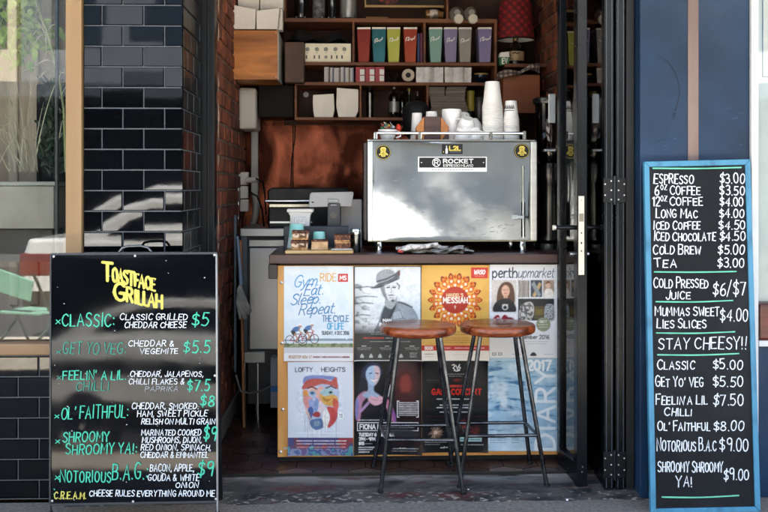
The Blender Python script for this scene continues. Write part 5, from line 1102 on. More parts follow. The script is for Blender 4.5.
# fourth shelf
for ps, lab in (([(314.4,117.2),(332.6,117.2),(334.6,110),(333.6,93.6),(325,94.2),(313,94.8),(312.8,103),(313.4,112)],'shorter pale folded card box on the fourth shelf'),([(338.4,117.2),(355.6,117.2),(358.4,110),(358.4,89.2),(347,88.6),(336.8,87.6),(336.2,106)],'taller pale folded card box on the fourth shelf')):
    tag(MB().pprism(ps,YI,.16).build('folded_box', card_w, None, .003), lab, 'box', 'pale folded boxes')
tag(MB().lathe([(.018,0),(.019,-.004),(.012,-.009)],tuple(W(306,94.6,6.9)),20,axis='y').build('white_button', white_m, None, smooth=50), 'round white switch button on back of the fourth shelf', 'switch')
def bottle(label, px, Y, pyb, r, h, m, cap_m, neck=.35, lab_m=None, nr=.35):
    c = tuple(W(px,pyb,Y)); t = thing('bottle', label, 'bottle', c, 'bottles on the shelves')
    MB().lathe([(r*.9,0),(r,.006),(r,h*(1-neck)),(r*.85,h*(1-neck*.75)),(r*nr,h*(1-neck*.5)),(r*nr,h*.9)],c,20).build('glass', m, t, smooth=45)
    MB().lathe([(r*nr*1.15,h*.9),(r*nr*1.15,h)],c,16).build('cap', cap_m, t, smooth=40)
    if lab_m: MB().lathe([(r+.0006,h*.16),(r+.0006,h*.5)],c,20,cap=(False,False)).build('label', lab_m, t, smooth=45)
    return t
dkg = S('dark_bottle_glass','#0e0f0e',rough=.08,coat=.5); silv = S('silver_label','#8f8f8c',rough=.35,metal=.6); goldc = S('gold_cap','#a8933c',rough=.35,metal=.4)
t = bottle('black bottle with a white vertical print on fourth shelf',369.8,6.66,117.3,.024,.2,dkg,blackm,.15,None,.6)
lt = Letters(lambda x,y,l: W(x,y,6.635-l)); lt.strokes([[(369.6,93+i*2.5),(370.2,94.6+i*2.5)] for i in range(10)],1.6); lt.build('white_print',[S('chalk_print','#c9c5be',rough=.7)],t)
bottle('dark bottle with silver neck and label right of divider',394,6.66,117.3,.034,.21,dkg,silv,.4,silv)
bottle('dark wine bottle with gold cap near serviette stacks',409.2,6.68,121,.026,.22,dkg,goldc,.55,None)
bottle('slim dark bottle left of the gold capped wine bottle',402,6.75,117.3,.024,.19,dkg,blackm,.5)
bottle('dark bottle just left of the napkin stacks',417.5,6.72,121,.026,.2,dkg,S('red_brown_cap','#5a2f22',rough=.5),.5)
t = bottle('bottle with long mustard yellow cap right of napkin stacks',470.5,6.66,122.4,.026,.21,dkg,S('mustard_cap','#9a8b2e',rough=.45),.1,None,.95)
c = W(470.5,122.4,6.66); MB().lathe([(.0268,.075),(.0268,.2095),(.02,.212)],tuple(c),20).build('long_cap', S('mustard_cap','#9a8b2e'), t, smooth=40)
tag(MB().lathe([(.03,0),(.034,.01),(.034,.16),(.03,.165)],tuple(W(479.5,122,6.66)),20).build('grey_canister', S('grey_metal_can','#4b4b4c',rough=.35,metal=.6), None, smooth=40), 'small grey metal canister behind the tall cup stack', 'canister')
napm = S('napkin_paper','#968a80',rough=.9,col2='#6d625a',vs=3,stretch=(1,1,26))
for x0, x1, y0, lab, s_ in ((429.6,446,86.6,'left stack of grey brown paper napkins',4),(446.6,466.4,86.4,'right stack of grey brown paper napkins',5)):
    mb = MB(); z0 = Z(125,x0,YI); z1 = Z(y0,x0,YI); n = 26; r = random.Random(s_)
    for i in range(n):
        a, b = X(x0,YI), X(x1,YI); o = r.uniform(-.004,.004)+.010*math.sin(i*.32+s_); hh = (z1-z0)/n; mb.box(a+o,b+o,YI+r.uniform(0,.006),YI+.16,z0+i*hh,z0+(i+1)*hh-.0012)
    tag(mb.build('napkin_stack', napm, None, .0012), lab, 'napkins', 'napkin stacks')
board_lo = MB(); board(board_lo,404.5,520,125.2,127.5); board_lo.build('shelf_board', shelf_m, sh, .002)
# top shelf
for (px, r, pyt, lab, m) in ((301,.05,-22,'tall black canister at left of top shelf',dkg),(318.6,.042,-18,'tall grey speckled canister on the top shelf',S('speckled_grey','#77767c',rough=.5,col2='#3c3b40',vs=30)),(331.6,.035,-24,'tall black bottle between two canisters on top shelf',dkg),(348.3,.055,-16,'pale silver canister on the top shelf',S('pale_silver_tin','#9b9c99',rough=.3,metal=.5))):
    c = tuple(W(px,18.7,6.7)); h = Z(pyt,px,6.7)-c[2]
    t = thing('canister', lab, 'canister', c, 'canisters on the top shelf'); MB().lathe([(r*.97,0),(r,.004),(r,h-.02),(r*.96,h-.01)],c,28).build('tin', m, t, smooth=40); MB().lathe([(r*1.01,h-.009),(r*1.01,h+.012),(r*.9,h+.016)],c,28).build('lid', blackgl if m is not dkg else silv, t, smooth=40)
    for a in (-.6,.6): MB().lathe([(.005,0),(.004,.006)],(c[0]+r*math.sin(a),c[1]-r*1.05,c[2]+.0005),10).build('bright_foot', white_m, t)
t = thing('framed_picture', 'gilt edged dark picture with red painting on top shelf', 'picture', W(406,5,6.75))
MB().pbox(364.6,5.2,448,7,6.75,.02).pbox(364.6,-28,366,5,6.75,.02).build('gilt_frame', S('old_gilt','#a98a58',rough=.45,metal=.3), t, .002)
MB().pbox(366.2,-28,448,5,6.758,.008).build('canvas', S('dark_canvas','#17110d',rough=.8,col2='#2c1c12',vs=9), t)
mb = MB(); c = W(389.5,-6,6.757); n = 40; mb.add([(c.x+(.085+.012*math.sin(k*2.1)+.01*math.sin(k*5))*math.cos(k*2*math.pi/n),c.y,c.z+(.068+.008*math.sin(k*3.3))*math.sin(k*2*math.pi/n)) for k in range(n)],[tuple(range(n))]); mb.build('red_painting', S('red_paint_strokes','#7e2412',rough=.6,col2='#2a0d08',vs=38,lo=.42,hi=.6), t)
tag(MB().pbox(366,16.6,388,18.7,6.6,.05).build('wooden_block', S('pale_block','#8f6238',rough=.6), None, .002), 'thin pale wooden block lying on the top shelf', 'wood block')
t = thing('lying_jar', 'glass jar with torn white label lying on top shelf', 'jar', W(433,18.7,6.65))
c = W(425.4,14.4,6.66)
MB().lathe([(.026,0),(.034,.01),(.034,.085),(.024,.1),(.024,.118)],tuple(c),20,axis='x').build('glass', S('amber_jar','#7c5a34',rough=.1,coat=.5), t, smooth=40)
MB().lathe([(.0346,.03),(.0346,.08)],tuple(c),20,axis='x',cap=(False,False)).build('label', S('torn_label','#c5bdb2',rough=.7,col2='#5f564c',vs=22,lo=.45,hi=.6), t, smooth=40)
for px, lab in ((457.6,'left one of two lying jars with cream lids on top shelf'),(472,'right one of two lying jars with cream lids on top shelf')):
    t = thing('lidded_jar', lab, 'jar', W(px,18.7,6.5), 'jars lying with lids forward'); c = W(px-1,13.4,6.5)
    MB().lathe([(.02,-.045),(.042,-.02),(.048,.0),(.048,.14),(.04,.15)],tuple(c),26,axis='y').build('glass', S('smoky_jar_glass','#6f675f',rough=.1,coat=.6), t, smooth=40)
    c2 = W(px+1.2,18.6,6.44); MB().lathe([(.029,0),(.031,.003),(.031,.03),(.029,.034)],(c2.x,c2.y,c2.z),26,axis='y').build('lid', S('cream_lid','#c9c1ae',rough=.5), t, smooth=40)
# lamp
cl_ = on(515.5,6.62,0); zl0, zl1 = Z(40,515,6.62), Z(2,515,6.62)
t = thing('table_lamp', 'bedside lamp with red tartan shade on dark bottle base', 'lamp', (cl_[0],6.62,Z(65,515,6.62)))
tart = bpy.data.materials.new('red_tartan_fabric'); tart.use_nodes = True; MATS['red_tartan_fabric'] = tart
def tartan(m, ca, cb, cc, k, rot):
    nt = m.node_tree; N = nt.nodes; L = nt.links; b = N['Principled BSDF']; b.inputs['Roughness'].default_value = .85
    tc = N.new('ShaderNodeTexCoord'); mp = N.new('ShaderNodeMapping'); mp.inputs['Rotation'].default_value = (0,rot,0); mp.inputs['Scale'].default_value = (k,.001,k); L.new(tc.outputs['Object'],mp.inputs[0])
    outs = []
    for d in ('X','Z'):
        w = N.new('ShaderNodeTexWave'); w.bands_direction = d; w.inputs['Scale'].default_value = 1; L.new(mp.outputs[0],w.inputs[0]); outs.append(w.outputs['Fac'])
    c = None
    for i, o in enumerate(outs):
        r = N.new('ShaderNodeMapRange'); r.inputs[1].default_value = .5; r.inputs[2].default_value = .6; r.inputs[4].default_value = .75; L.new(o,r.inputs[0]); mx = N.new('ShaderNodeMix'); mx.data_type='RGBA'; L.new(r.outputs[0],mx.inputs['Factor'])
        if c is None: mx.inputs['A'].default_value = (*srgb(ca),1)
        else: L.new(c,mx.inputs['A'])
        mx.inputs['B'].default_value = (*srgb((cb,cc)[i]),1); c = mx.outputs['Result']
    L.new(c,b.inputs['Base Color'])
tartan(tart,'#8a1219','#3c090d','#480b10',8,.7)
rT, rB = .103, .128
MB().lathe([(rB,zl0),(rT,zl1)],cl_,40,cap=(False,False)).lathe([(rB-.003,zl0),(rT-.003,zl1)],cl_,40,cap=(False,False)).build('lamp_shade', tart, t, smooth=60)
MB().lathe([(rB+.001,zl0-.004),(rB+.001,zl0+.006),(rB-.004,zl0+.006),(rB-.004,zl0-.004),(rB+.001,zl0-.004)],cl_,40,cap=(False,False)).build('shade_trim', blackm, t, smooth=40)
MB().lathe([(rB-.0045,zl0+.002),(rT-.0045,zl1-.002)],cl_,40,cap=(False,False)).build('shade_lining', S('white_lining','#c9c4ba',rough=.7), t, smooth=60)
zbt = Z(65.5,515,6.62)
MB().lathe([(.05,zbt),(.058,zbt+.008),(.058,zbt+.1),(.03,zbt+.135),(.018,zbt+.15),(.018,zl0-.01)],cl_,28).build('bottle_base', S('dark_brown_base','#1d1411',rough=.25), t, smooth=40)
MB().lathe([(.0586,zbt+.028),(.0586,zbt+.09)],cl_,28,cap=(False,False)).build('label', S('parchment_label','#a89272',rough=.7,col2='#8d7756',vs=12), t, smooth=40)
lt = Letters(lambda x,y,l: (lambda a: (a.x, 6.62-math.sqrt(max(1e-6,.0587**2-(a.x-cl_[0])**2))-l, a.z))(W(x,y,6.56))); lt.strokes([[(511.6,55.4),(520.4,55.2)],[(513,53.2),(515,52.4),(517,53.4),(519.6,52.6)],[(512.4,58),(519.6,58)]],1.); lt.build('label_print',[blackm],t)
MB().lathe([(.006,zl0-.012),(.018,zl0-.004),(.021,zl0+.02),(.012,zl0+.045)],cl_,18).build('bulb_holder', S('brass_holder','#9a8454',rough=.3,metal=.8), t, smooth=40)
MB().lathe([(.012,zl0+.046),(.028,zl0+.07),(.03,zl0+.09),(.018,zl0+.115),(.0,zl0+.12)],cl_,18,cap=(True,False)).build('bulb', S('opal_bulb','#d9d2c2',rough=.4), t, smooth=50)
# brown cupboard under lamp with cloth, tea box
zk = Z(74.6,520,6.45)
tag(MB().pbox(503,74.6,540,113,6.45,.4).build('brown_cupboard', S('mid_brown_timber','#8a4a22',rough=.5,col2='#6a3515',vs=3,stretch=(.3,1,2.2)), None, .004), 'plain mid brown timber cupboard under the tartan lamp', 'cupboard')
tag(MB().box(X(498,6.8),X(541,6.8),6.5,6.92,Z(66,515,6.62)-.02,Z(65.6,515,6.62)-.001).build('lamp_shelf', shelf_m, None), 'small dark shelf carrying the tartan lamp', 'shelf')
t = thing('tea_carton', 'green and white carton standing left of the lamp base', 'carton', W(504,67,6.55))
MB().pprism([(499.8,65),(509,65),(509.6,57),(499.4,57)],6.53,.07).build('box', S('green_carton','#1d6b3e',rough=.5), t, .002)
MB().pprism([(499.4,56.9),(509.6,56.9),(509.2,51.4),(500.4,52.4)],6.53,.07).build('white_top', paper_w, t, .002)
lt = Letters(lambda x,y,l: W(x,y,6.5296-l)); lt.text('EV',502.4,507.4,58,63.6,1.1); lt.build('lettering',[paper_w],t)
clm = bpy.data.materials.new('checked_tea_towel'); clm.use_nodes = True; tartan(clm,'#a59a90','#5a2626','#2a3242',11,0)
def towel(u,v):
    px = 497+43*u; b = 73.6-11*(max(0,u-.55)/.45)**.8*math.sin(math.pi*min(1,.35+v))-2.5*math.sin(u*9)*v-7*math.sin(math.pi*u)*.5
    p = W(px, b+ (6 if v < .2 else 0)*(1-u*.6), 6.40+.06*v); return (p.x, p.y+.02*math.sin(u*14), p.z)
tag(MB().sheet(towel,40,12,th=.004).build('tea_towel', clm, None, smooth=70), 'checked tea towel draped over the brown cupboard', 'towel')
# ------------------------------------------------------------------ upper left: crate, takeaway boxes, white box, conduit
t = thing('plywood_box', 'orange plywood wall box with pale side under takeaway boxes', 'box', W(255,79,6.4))
MB().pbox(232.4,30.4,277.6,79.4,6.25,.012).build('front', ply_m, t, .002)
MB().box(X(232.4,6.262)+.004,X(277.6,6.262)-.006,6.2625,6.9,Z(79,255,6.25),Z(30.6,255,6.25)).build('carcass', ply_m, t)
MB().box(X(277.6,6.262)-.0055,X(277.6,6.262)+.006,6.2625,6.92,Z(79,255,6.25),Z(30.6,255,6.25)).build('side', S('pale_laminate','#b1aca5',rough=.5), t, .002)
for px, py in ((234,33),(234,53),(234,77),(276,33),(276,77)): MB().lathe([(.004,0),(.003,-.002)],tuple(W(px,py,6.2496)),10,axis='y').build('screw', S('pale_screw','#b8b2a4',rough=.4,metal=.6), t)
for ps, Y, lab in (([(233.6,29),(255,29),(255.6,9),(233,4.6)],6.27,'left white folded takeaway box on the plywood box'),([(256.6,29),(277,29),(279.6,7.6),(256,10.4)],6.27,'right white folded takeaway box on the plywood box'),([(238,8),(259,9.4),(259.4,-25),(237,-25)],6.40,'white folded takeaway box at back left of the pile'),([(260,9.4),(283,8),(284,-25),(260.4,-25)],6.40,'white folded takeaway box at back right of the pile')):
    b_ = [(a,b) if b > 20 else (a,b) for a,b in ps]; mb = MB(); mb.pprism(b_,Y,.11)
    if Y > 6.3: mb.pbox(ps[0][0]+.6,8.6,ps[1][0]-.6,29.6,Y+.002,.1)
    tag(mb.build('takeaway_box', card_w, None, .004), lab, 'box', 'white takeaway boxes')
t = thing('white_dispenser', 'white rounded wall box above the grey trunking', 'dispenser', W(247,129,6.6))
MB().pbox(238.4,87.4,256.2,129,6.55,.35).build('casing', S('off_white_plastic','#b9b2a8',rough=.45), t, .02, seg=4)
MB().pbox(238.9,95,239.4,104,6.549,.002).build('slot', blackm, t)
t = thing('cable_trunking', 'pale grey vertical cable trunking on the copper wall', 'trunking', W(252,225,6.88))
MB().pbox(251,122,258,192,6.86,.05).build('upper_run', S('grey_trunking','#99968f',rough=.55), t, .006)
MB().tube([W(254.5,192,6.88),W(256.4,205,6.87),W(255,218,6.86),W(252,227,6.84)],[.024,.026,.024,.02],10).build('flexible_run', S('grey_trunking','#99968f'), t, smooth=60)
tag(MB().tube([W(295.6,113,6.92),W(294.8,140,6.925),W(291.6,160,6.925),W(290.8,190,6.925)],.004,8).build('black_cable', blackm, None, smooth=60), 'thin black cable hanging down the copper splashback', 'cable')
t = thing('power_outlets', 'cluster of grey power sockets on left brick wall', 'socket', W(245,212,6.5))
og = S('outlet_plastic','#b5b0a6',rough=.5)
for (a,b,c,d) in ((237,172,248.4,185),(239.6,186,248,198.4),(240,199.4,248.4,211.6)): MB().pbox(a,b,c,d,6.6,.05).build('socket_box', og, t, .005)
MB().tube([W(246.5,180.6,6.56),W(258,179,6.54)],[.018,.02],12).build('plug', og, t, smooth=40)
MB().tube([W(239,178,6.55),W(238.4,190,6.55),W(238.4,226,6.55)],.009,10).build('conduit', steel_m, t, smooth=50)
for q, lab in (([(256,178.5,6.52),(263,182,6.45),(265,195,6.4),(266,214,6.3)],'upper black power cord curving from sockets to the press'),([(249,192,6.55),(257,196,6.5),(262,208,6.4),(264,226,6.3)],'lower black power cord curving from sockets to bench')):
    P = [W(*a) for a in q]; PP = [W(*[a+(b-a)*t_ for a,b in zip(q[i],q[i+1])]) for i in range(len(q)-1) for t_ in (0,.5)]+[P[-1]]
    tag(MB().tube(PP,.006,8).build('extension_lead', blackm, None, smooth=60), lab, 'lead')  # power cords running from the wall sockets to press and bench
tag(MB().pbox(258.6,85,293.8,117,6.6,.33).build('dark_cabinet', S('black_brown_timber','#120c09',rough=.6,vs=4,spec=.15), None, .004), 'small black brown cabinet left of the fourth shelf', 'cabinet')
# ------------------------------------------------------------------ bench, fridge, sandwich press at left
YK = 5.98; zbn = Z(228.4,260,YK)
t = thing('steel_fridge', 'stainless under bench fridge left of the counter', 'fridge', (X(262,YK),6.25,0))
MB().box(X(240,YK),X(345,YK),YK,6.7,zbn-.05,zbn).build('bench_top', S('pale_steel_top','#8d9090',rough=.32,metal=.9,vs=4), t, .005)
MB().box(X(247,YK),X(345,YK),YK+.035,6.68,.1,zbn-.051).build('body', S('dark_gap_steel','#25282a',rough=.4,metal=.5), t, .003)
MB().pbox(249,247.6,300,350,YK+.005,.03).build('door', S('dull_fridge_steel','#85878a',rough=.33,metal=1,col2='#77797b',vs=2,rv=.05), t, .006)
MB().pbox(249,240,300,246.6,YK+.008,.026).build('control_strip', S('pale_steel_top','#9da0a0'), t, .002)
MB().pbox(241,236.6,247.6,352,YK+.012,.05).build('corner_leg', S('blue_grey_leg','#34414a',rough=.4,metal=.4), t, .003)
MB().pbox(243,352,265,363,YK+.02,.04).build('lower_rail', S('pale_steel_top','#9da0a0'), t, .002)
for px in (244.5,258,330): MB().tube([W(px,363.1 if px < 300 else 352,YK+.05),(X(px,YK+.05),YK+.05,.002)],.016,12).build('leg', steel_m, t, smooth=40)
MB().pbox(250,236.8,298,238.6,YK+.01,.02).build('vent_line', blackm, t)
t = thing('sandwich_press', 'long black sandwich press with chrome bar on steel bench', 'sandwich press', (X(310,6.1),6.3,zbn))
MB().pbox(268,205,349,228.2,6.08,.42).build('base', S('press_black','#08090a',rough=.35,rv=.08,spec=.2), t, .01)
MB().pprism([(267.4,203.6),(350,203.6),(350,190),(346,187.6),(271,187.6),(267.4,191)],6.06,.45).build('lid', S('press_black','#101113'), t, .008)
mb = MB(); mb.tube([W(265.6,201,6.03),W(351,201,6.03)],.0085,12); mb.build('bar_handle', chrome_m, t, smooth=40)
MB().pbox(269,203.8,311,207.4,6.05,.02).build('steel_lip', S('warm_steel','#b8b2a2',rough=.25,metal=.9), t, .003)
MB().pbox(270,221.4,312,223.2,6.07,.012).build('drip_line', steel_m, t)
# mop / cloths hanging at the brick wall
t = thing('hanging_rag', 'grey rag hanging from a rail beside the steel fridge', 'cloth', W(240,320,5.75))
MB().tube([W(237.4,236,5.76),W(239.6,262,5.74),W(241.2,285,5.72)],[.008,.01,.013],8).build('handle', S('blue_grey_handle','#5b6d80',rough=.4), t, smooth=60)
for q in ([(240,282),(247,300),(252,311),(248,316),(241,306),(237,290)],[(239,290),(243,306),(247.6,318),(243.6,320),(239,308),(236.6,296)],[(237,288),(240,304),(241.6,319),(239.4,320),(236,303)]):
    MB().pprism(list(reversed(q)),5.7+.012*len(t.children),.008).build('rag_strip', S('grey_rag','#8a8984',rough=.9,col2='#5c5b58',vs=14), t, .002)
tag(MB().tube([W(240.5,240,5.82),W(241.5,300,5.82),W(243,360,5.84),(X(244,5.85),5.85,.0)],.009,10).build('broom_handle', S('worn_timber_pole','#8a5a34',rough=.6), None, smooth=50), 'thin timber pole leaning between brick wall and fridge', 'broom')
tag(MB().pbox(233.8,215,236.4,372,5.86,.02).build('blue_rail', S('blue_grey_rail','#3d4a54',rough=.4,metal=.4), None, .003), 'dark blue grey upright rail against the brick wall', 'rail')
tag(MB().tube([W(236,375,5.6),W(240.5,391,5.62),W(250,393.4,5.75),W(262,391,5.85),W(271,386,5.9)],.0055,8).build('grey_cable', S('grey_cable','#6a6762',rough=.6), None, smooth=60), 'grey cable curling over the floor below the fridge', 'cable')
b = tag(MB().box(X(270.5,5.9),X(300,5.9),5.9,6.15,.1,Z(358,275,5.9)).build('carton_box', S('grey_white_board','#8f9096',rough=.7), None, .003), 'white carton with blue band low behind the counter', 'carton')
MB().box(X(270.5,5.9),X(300,5.9),5.8975,5.8995,Z(392,275,5.9),Z(386,275,5.9)).build('blue_band', S('blue_band','#2f6aa3',rough=.6), b)
# ================================================================== SANDWICH BOARD AT LEFT
def frame(TL, TR, BL, BR, px):
    """bilinear map of photo points inside the corners px=(TL,TR,BL,BR) onto the board's own plane"""
    (x0,y0),(x1,y1),(x2,y2),(x3,y3) = px
    nrm = (TR-TL).cross(BL-TL).normalized()
    if nrm.y > 0: nrm = -nrm
    def e(x, y, l=0.):
        v = .5; u = .5
        for _ in range(6):
            xl_, xr_ = x0+(x2-x0)*v, x1+(x3-x1)*v; u = (x-xl_)/(xr_-xl_); yt, yb = y0+(y1-y0)*u, y2+(y3-y2)*u; v = (y-yt)/(yb-yt)
        return (TL*(1-u)+TR*u)*(1-v)+(BL*(1-u)+BR*u)*v+nrm*l
    return e, nrm
def bar(mb, a, b, c, d, nrm, t0, t1, m=0):
    P = [Vector(p)+nrm*t1 for p in (a,b,c,d)]+[Vector(p)+nrm*t0 for p in (a,b,c,d)]
    mb.add(P, [(0,1,2,3),(7,6,5,4),(0,4,5,1),(1,5,6,2),(2,6,7,3),(3,7,4,0)], m)
pxL = ((51,253.5),(217.2,252.5),(50.2,505),(218.2,502))
TL, TR, BL, BR = W(*pxL[0],4.446), W(*pxL[1],4.446), W(*pxL[2],4.345), W(*pxL[3],4.345)
e, nrm = frame(TL,TR,BL,BR,pxL)
sb = thing('sandwich_board', 'glossy black sandwich board with green and white chalk menu', 'sandwich board', ((BL.x+BR.x)/2, 4.4, -.055))
boardm = S('glossy_black_board', '#07080b', rough=.05, spec=.26, rv=.03, vs=3, coat=.0, col2='#0c0e12', bump=.05, bs=5)
mb = MB(); N_ = 40
mb.v = []; 
def bfn(u, v):
    x = 51.6+(217-51.6)*u; y = 254.4+(503-254.4)*v; d = .0007*math.sin(v*7+.8*u+.5)+.0007*math.sin(u*4.4+v*3); p = e(x,y,d*math.sin(math.pi*v)**.5); return tuple(p)
mb.sheet(bfn,40,50,th=.012); mb.build('panel', boardm, sb, smooth=60)
alu = S('worn_aluminium_edge','#8b8e90',rough=.4,metal=.8,vs=10,rv=.1)
for q in (((51,253),(217.2,252),(217.2,254.4),(51,255.4)),((50.2,503.6),(218.2,500.6),(218.2,503),(50.2,506))): mb = MB(); bar(mb,*[e(*a) for a in q],nrm,-.010,.004); mb.build('edge_strip', S('dark_edge_strip','#3d4043',rough=.4,metal=.5), sb, .001)
mb = MB(); bar(mb,e(215.6,254),e(217.4,254),e(218.4,512),e(216.6,512),nrm,-.014,.005); mb.build('leg', alu, sb, .001)
mb = MB(); bar(mb,e(50,254),e(51.6,254),e(50.8,512),e(49.2,512),nrm,-.014,.005); mb.build('leg', S('dark_edge_strip','#3d4043'), sb, .001)
for px in (53,215): 
    a = W(px,255,4.45); b = Vector((a.x, 4.645, -.052)); mb = MB(); mb.tube([a,b],.01,8); mb.build('rear_leg', blackm, sb, smooth=40)
for px in (50.6,217.6):
    a = e(px,511.5); mb = MB(); mb.tube([a,(a.x,a.y-.004,-.054)],.011,8); mb.build('foot', blackm, sb, smooth=40)
mb = MB(); mb.tube([e(118,251.8,-.02),e(121,247.6,-.02),e(127,246,-.02),e(140,245.6,-.02),e(147,247.4,-.02),e(150.4,251.8,-.02)],.006,8); mb.build('carry_handle', S('worn_handle_steel','#6f7274',rough=.3,metal=.9), sb, smooth=60)
mb = MB()
for px,py in ((54,256.6),(135,256),(214.6,255),(215,377),(52.4,501),(133,501.5),(216,499)): 
    p = e(px,py,.0035); mb.lathe([(.0055,0),(.005,-.002),(.002,-.003)],tuple(p),10,axis='y')
mb.build('rivet', S('pale_rivet','#c9c9c4',rough=.4,metal=.5), sb, smooth=50)
chg = S('green_chalk_marker','#43bd98',rough=.75,col2='#359a7d',vs=160,lo=.4,hi=.7); chw = S('white_chalk_marker','#dfe0e0',rough=.75,col2='#b3b5b6',vs=160,lo=.42,hi=.75); chy = S('yellow_paint','#cfc459',rough=.6,col2='#bbae45',vs=40); fad = S('faded_green_marker','#3c8f78',rough=.75,col2='#2f7561',vs=120); fadw = S('faded_white_marker','#9a9d9e',rough=.75)
random.seed(11)
emb = lambda x,y,l: e(x,y,l+.0042)
def row(name, *items):
    lt = Letters(emb)
    for it in items:
        it = list(it); n0, f0 = len(lt.v), len(lt.f)
        if it[6] in (1,3): it[3] += .4; it[4] = it[3]+(it[4]-it[3])*.84; it[5] *= .8
        elif it[6] in (0,2): it[5] *= .85; it[4] = it[3]+(it[4]-it[3])*.93
        lt.text(*it[:5], w=it[5], m=it[6], slant=it[7] if len(it) > 7 else .1, jit=.24, gap=2.3, **(it[8] if len(it) > 8 else {}))
        if it[0][0] == '$': lt2 = Letters(emb); lt2.v, lt2.f, lt2.m = lt.v[n0:], [tuple(i-n0 for i in f) for f in lt.f[f0:]], lt.m[f0:]; lt.v, lt.f, lt.m = lt.v[:n0], lt.f[:f0], lt.m[:f0]; lt2.build('menu_price',[chg],sb)
    return lt.build(name,[chg,chw,fad,fadw,chy],sb)
# painted shop name, tapering downhill lettering
lt = Letters(emb); lt.k = 1
def logo(word, xs, tops, bots, ws):
    for ch, (x0,x1), t, b, w in zip(word, xs, tops, bots, ws):
        gw, st = GL[ch]; lt.strokes([[(x0+(x1-x0)*a/gw, b-(b-t)*q_/10+ (a/gw)*1.2) for a, q_ in q] for q in st], w*.98)
logo('TOASTFACE',[(102.6,112.4),(112.8,117.2),(118.2,122.4),(123.8,127.6),(128,134.4),(135,138.4),(139,144),(145.6,149.6),(151.2,155)],[262.4,268,269.4,270.8,271.6,273.8,275,276.6,278.4],[280.6,281.8,282.4,284,285.4,286.4,287.8,289,290.4],[3.2,2.6,2.6,2.6,2.8,2.5,2.5,2.4,2.4])
logo('GRILLAH',[(114.4,125),(127,132.4),(134.6,136.4),(138,142),(143.8,147.6),(148.4,154.4),(156.4,162)],[283.4,288,290.4,291.6,292.6,294,295.2],[300.6,302,303.2,304.6,305.6,306.8,308.2],[3.3,2.8,3.,2.8,2.8,2.7,2.6])
lt.build('shop_name',[chy],sb)
row('menu_line',('*',55.8,60.6,318.5,327,1.1,0),('CLASSIC:',62.5,114.4,315.2,328.4,1.6,0,.06),('CLASSIC GRILLED',120,187.5,314.6,322,1.05,1,.12),('CHEDDAR CHEESE',124.5,186,322.8,330,1.05,1,.12),('$5',192,208,315,328,1.6,0,.12))
row('menu_line',('*',56.6,61,350,356,1.,2),('GET YO VEG:',63,125.5,344,356,1.35,2,.12),('CHEDDAR &',128.5,174,341.4,348.6,1.05,1,.12),('VEGEMITE',140,178,349.4,356,1.05,1,.12),('$5.5',183.5,210,342.4,355,1.6,0,.12))
row('menu_line',('*',57,61,376,382,.9,2),('FEELIN\' A LIL.',63,126,372.4,381.6,1.3,0,.06),('CHILLI',76,108.5,383.6,392.4,1.2,2,.1),('CHEDDAR, JALAPENOS,',130,203.4,372.4,379,1.,1,.14),('CHILLI FLAKES &',128.6,184,380,386.6,.95,1,.14),('PAPRIKA',145,178,387.6,393.2,.85,3,.14),('$7.5',187.4,209,381,393,1.6,0,.12))
row('menu_line',('*',54.6,59.4,413.6,421,1.1,0),('OL\' FAITHFUL:',61.4,128,408,421,1.35,0,.1,dict(rise=-1.5)),('CHEDDAR, SMOKED',131.6,196.5,404,411.2,1.05,1,.14),('HAM, SWEET PICKLE',137.4,207,411.6,419,1.05,1,.14,dict(rise=-.6)),('RELISH ON MULTI GRAIN',141.4,214.8,419.4,426.4,1.05,1,.14),('$8',200.6,213.6,397.6,408.4,1.7,0,.12))
row('menu_line',('*',55.6,60.4,438,446,1.1,0),('SHROOMY',63,109,433.4,443.4,1.5,0,.1),('SHROOMY YA!:',66.4,136.5,445.4,455.8,1.5,0,.1,dict(rise=-1.)),('MARINATED COOKED',141.4,201,430.4,437.4,1.05,1,.14),('MUSHROOMS, DIJON,',142,201.5,437.8,444.6,1.05,1,.14),('RED ONION, SPINACH,',141,211,445,452.2,1.05,1,.14),('CHEDDAR & EMMANTEL',140.6,208,452.6,459.4,1.05,1,.14),('$9',203.6,215.6,428.4,442.4,1.7,0,.12))
row('menu_line',('*',54.6,59.4,473.6,482,1.1,0),('NOTORIOUS',60.4,110.6,469.6,483.4,1.5,0,.04,dict(small=.8)),('B.A.G.:',112.4,147.4,464.6,480.6,1.6,0,.08),('BACON, APPLE,',150,194,464.6,473,1.1,1,.12),('GOUDA & WHITE',148,199,474.4,482.2,1.1,1,.12),('ONION',175.6,198,482.4,488.8,1.05,1,.12),('$9',198,212.4,463,477.4,1.8,0,.14))
row('slogan_line',('C.R.E.A.M.',54.6,86,492,498.8,1.1,4,.1),('CHEESE RULES EVERYTHING AROUND ME',89.6,214.6,490.2,497.4,1.1,1,.08))
lt = Letters(emb); rr = random.Random(6)
for i in range(46):
    x, y = rr.uniform(54,214), rr.uniform(258,500); lt.strokes([[(x,y),(x+rr.uniform(.15,.9),y+rr.uniform(-.3,.3))]],rr.uniform(.25,.8),0)
lt.strokes([[(54.4,489.4),(54.9,489.8)],[(54.2,494),(54.6,494.2)]],1.1,1)
lt.build('chalk_speck',[chw,chg],sb)
# ================================================================== CHALKBOARD MENU AT RIGHT
pxR = ((643.6,161.6),(749.8,159.2),(650.4,514.6),(760.2,512.4))
TL, TR, BL, BR = W(*pxR[0],4.555), W(*pxR[1],4.555), W(*pxR[2],4.43), W(*pxR[3],4.43)
e2, nrm2 = frame(TL,TR,BL,BR,pxR)
mbd = thing('menu_chalkboard', 'tall blue framed chalkboard with coffee prices leaning on blue wall', 'chalkboard', ((BL.x+BR.x)/2, 4.47, BL.z))
fw = 7.4
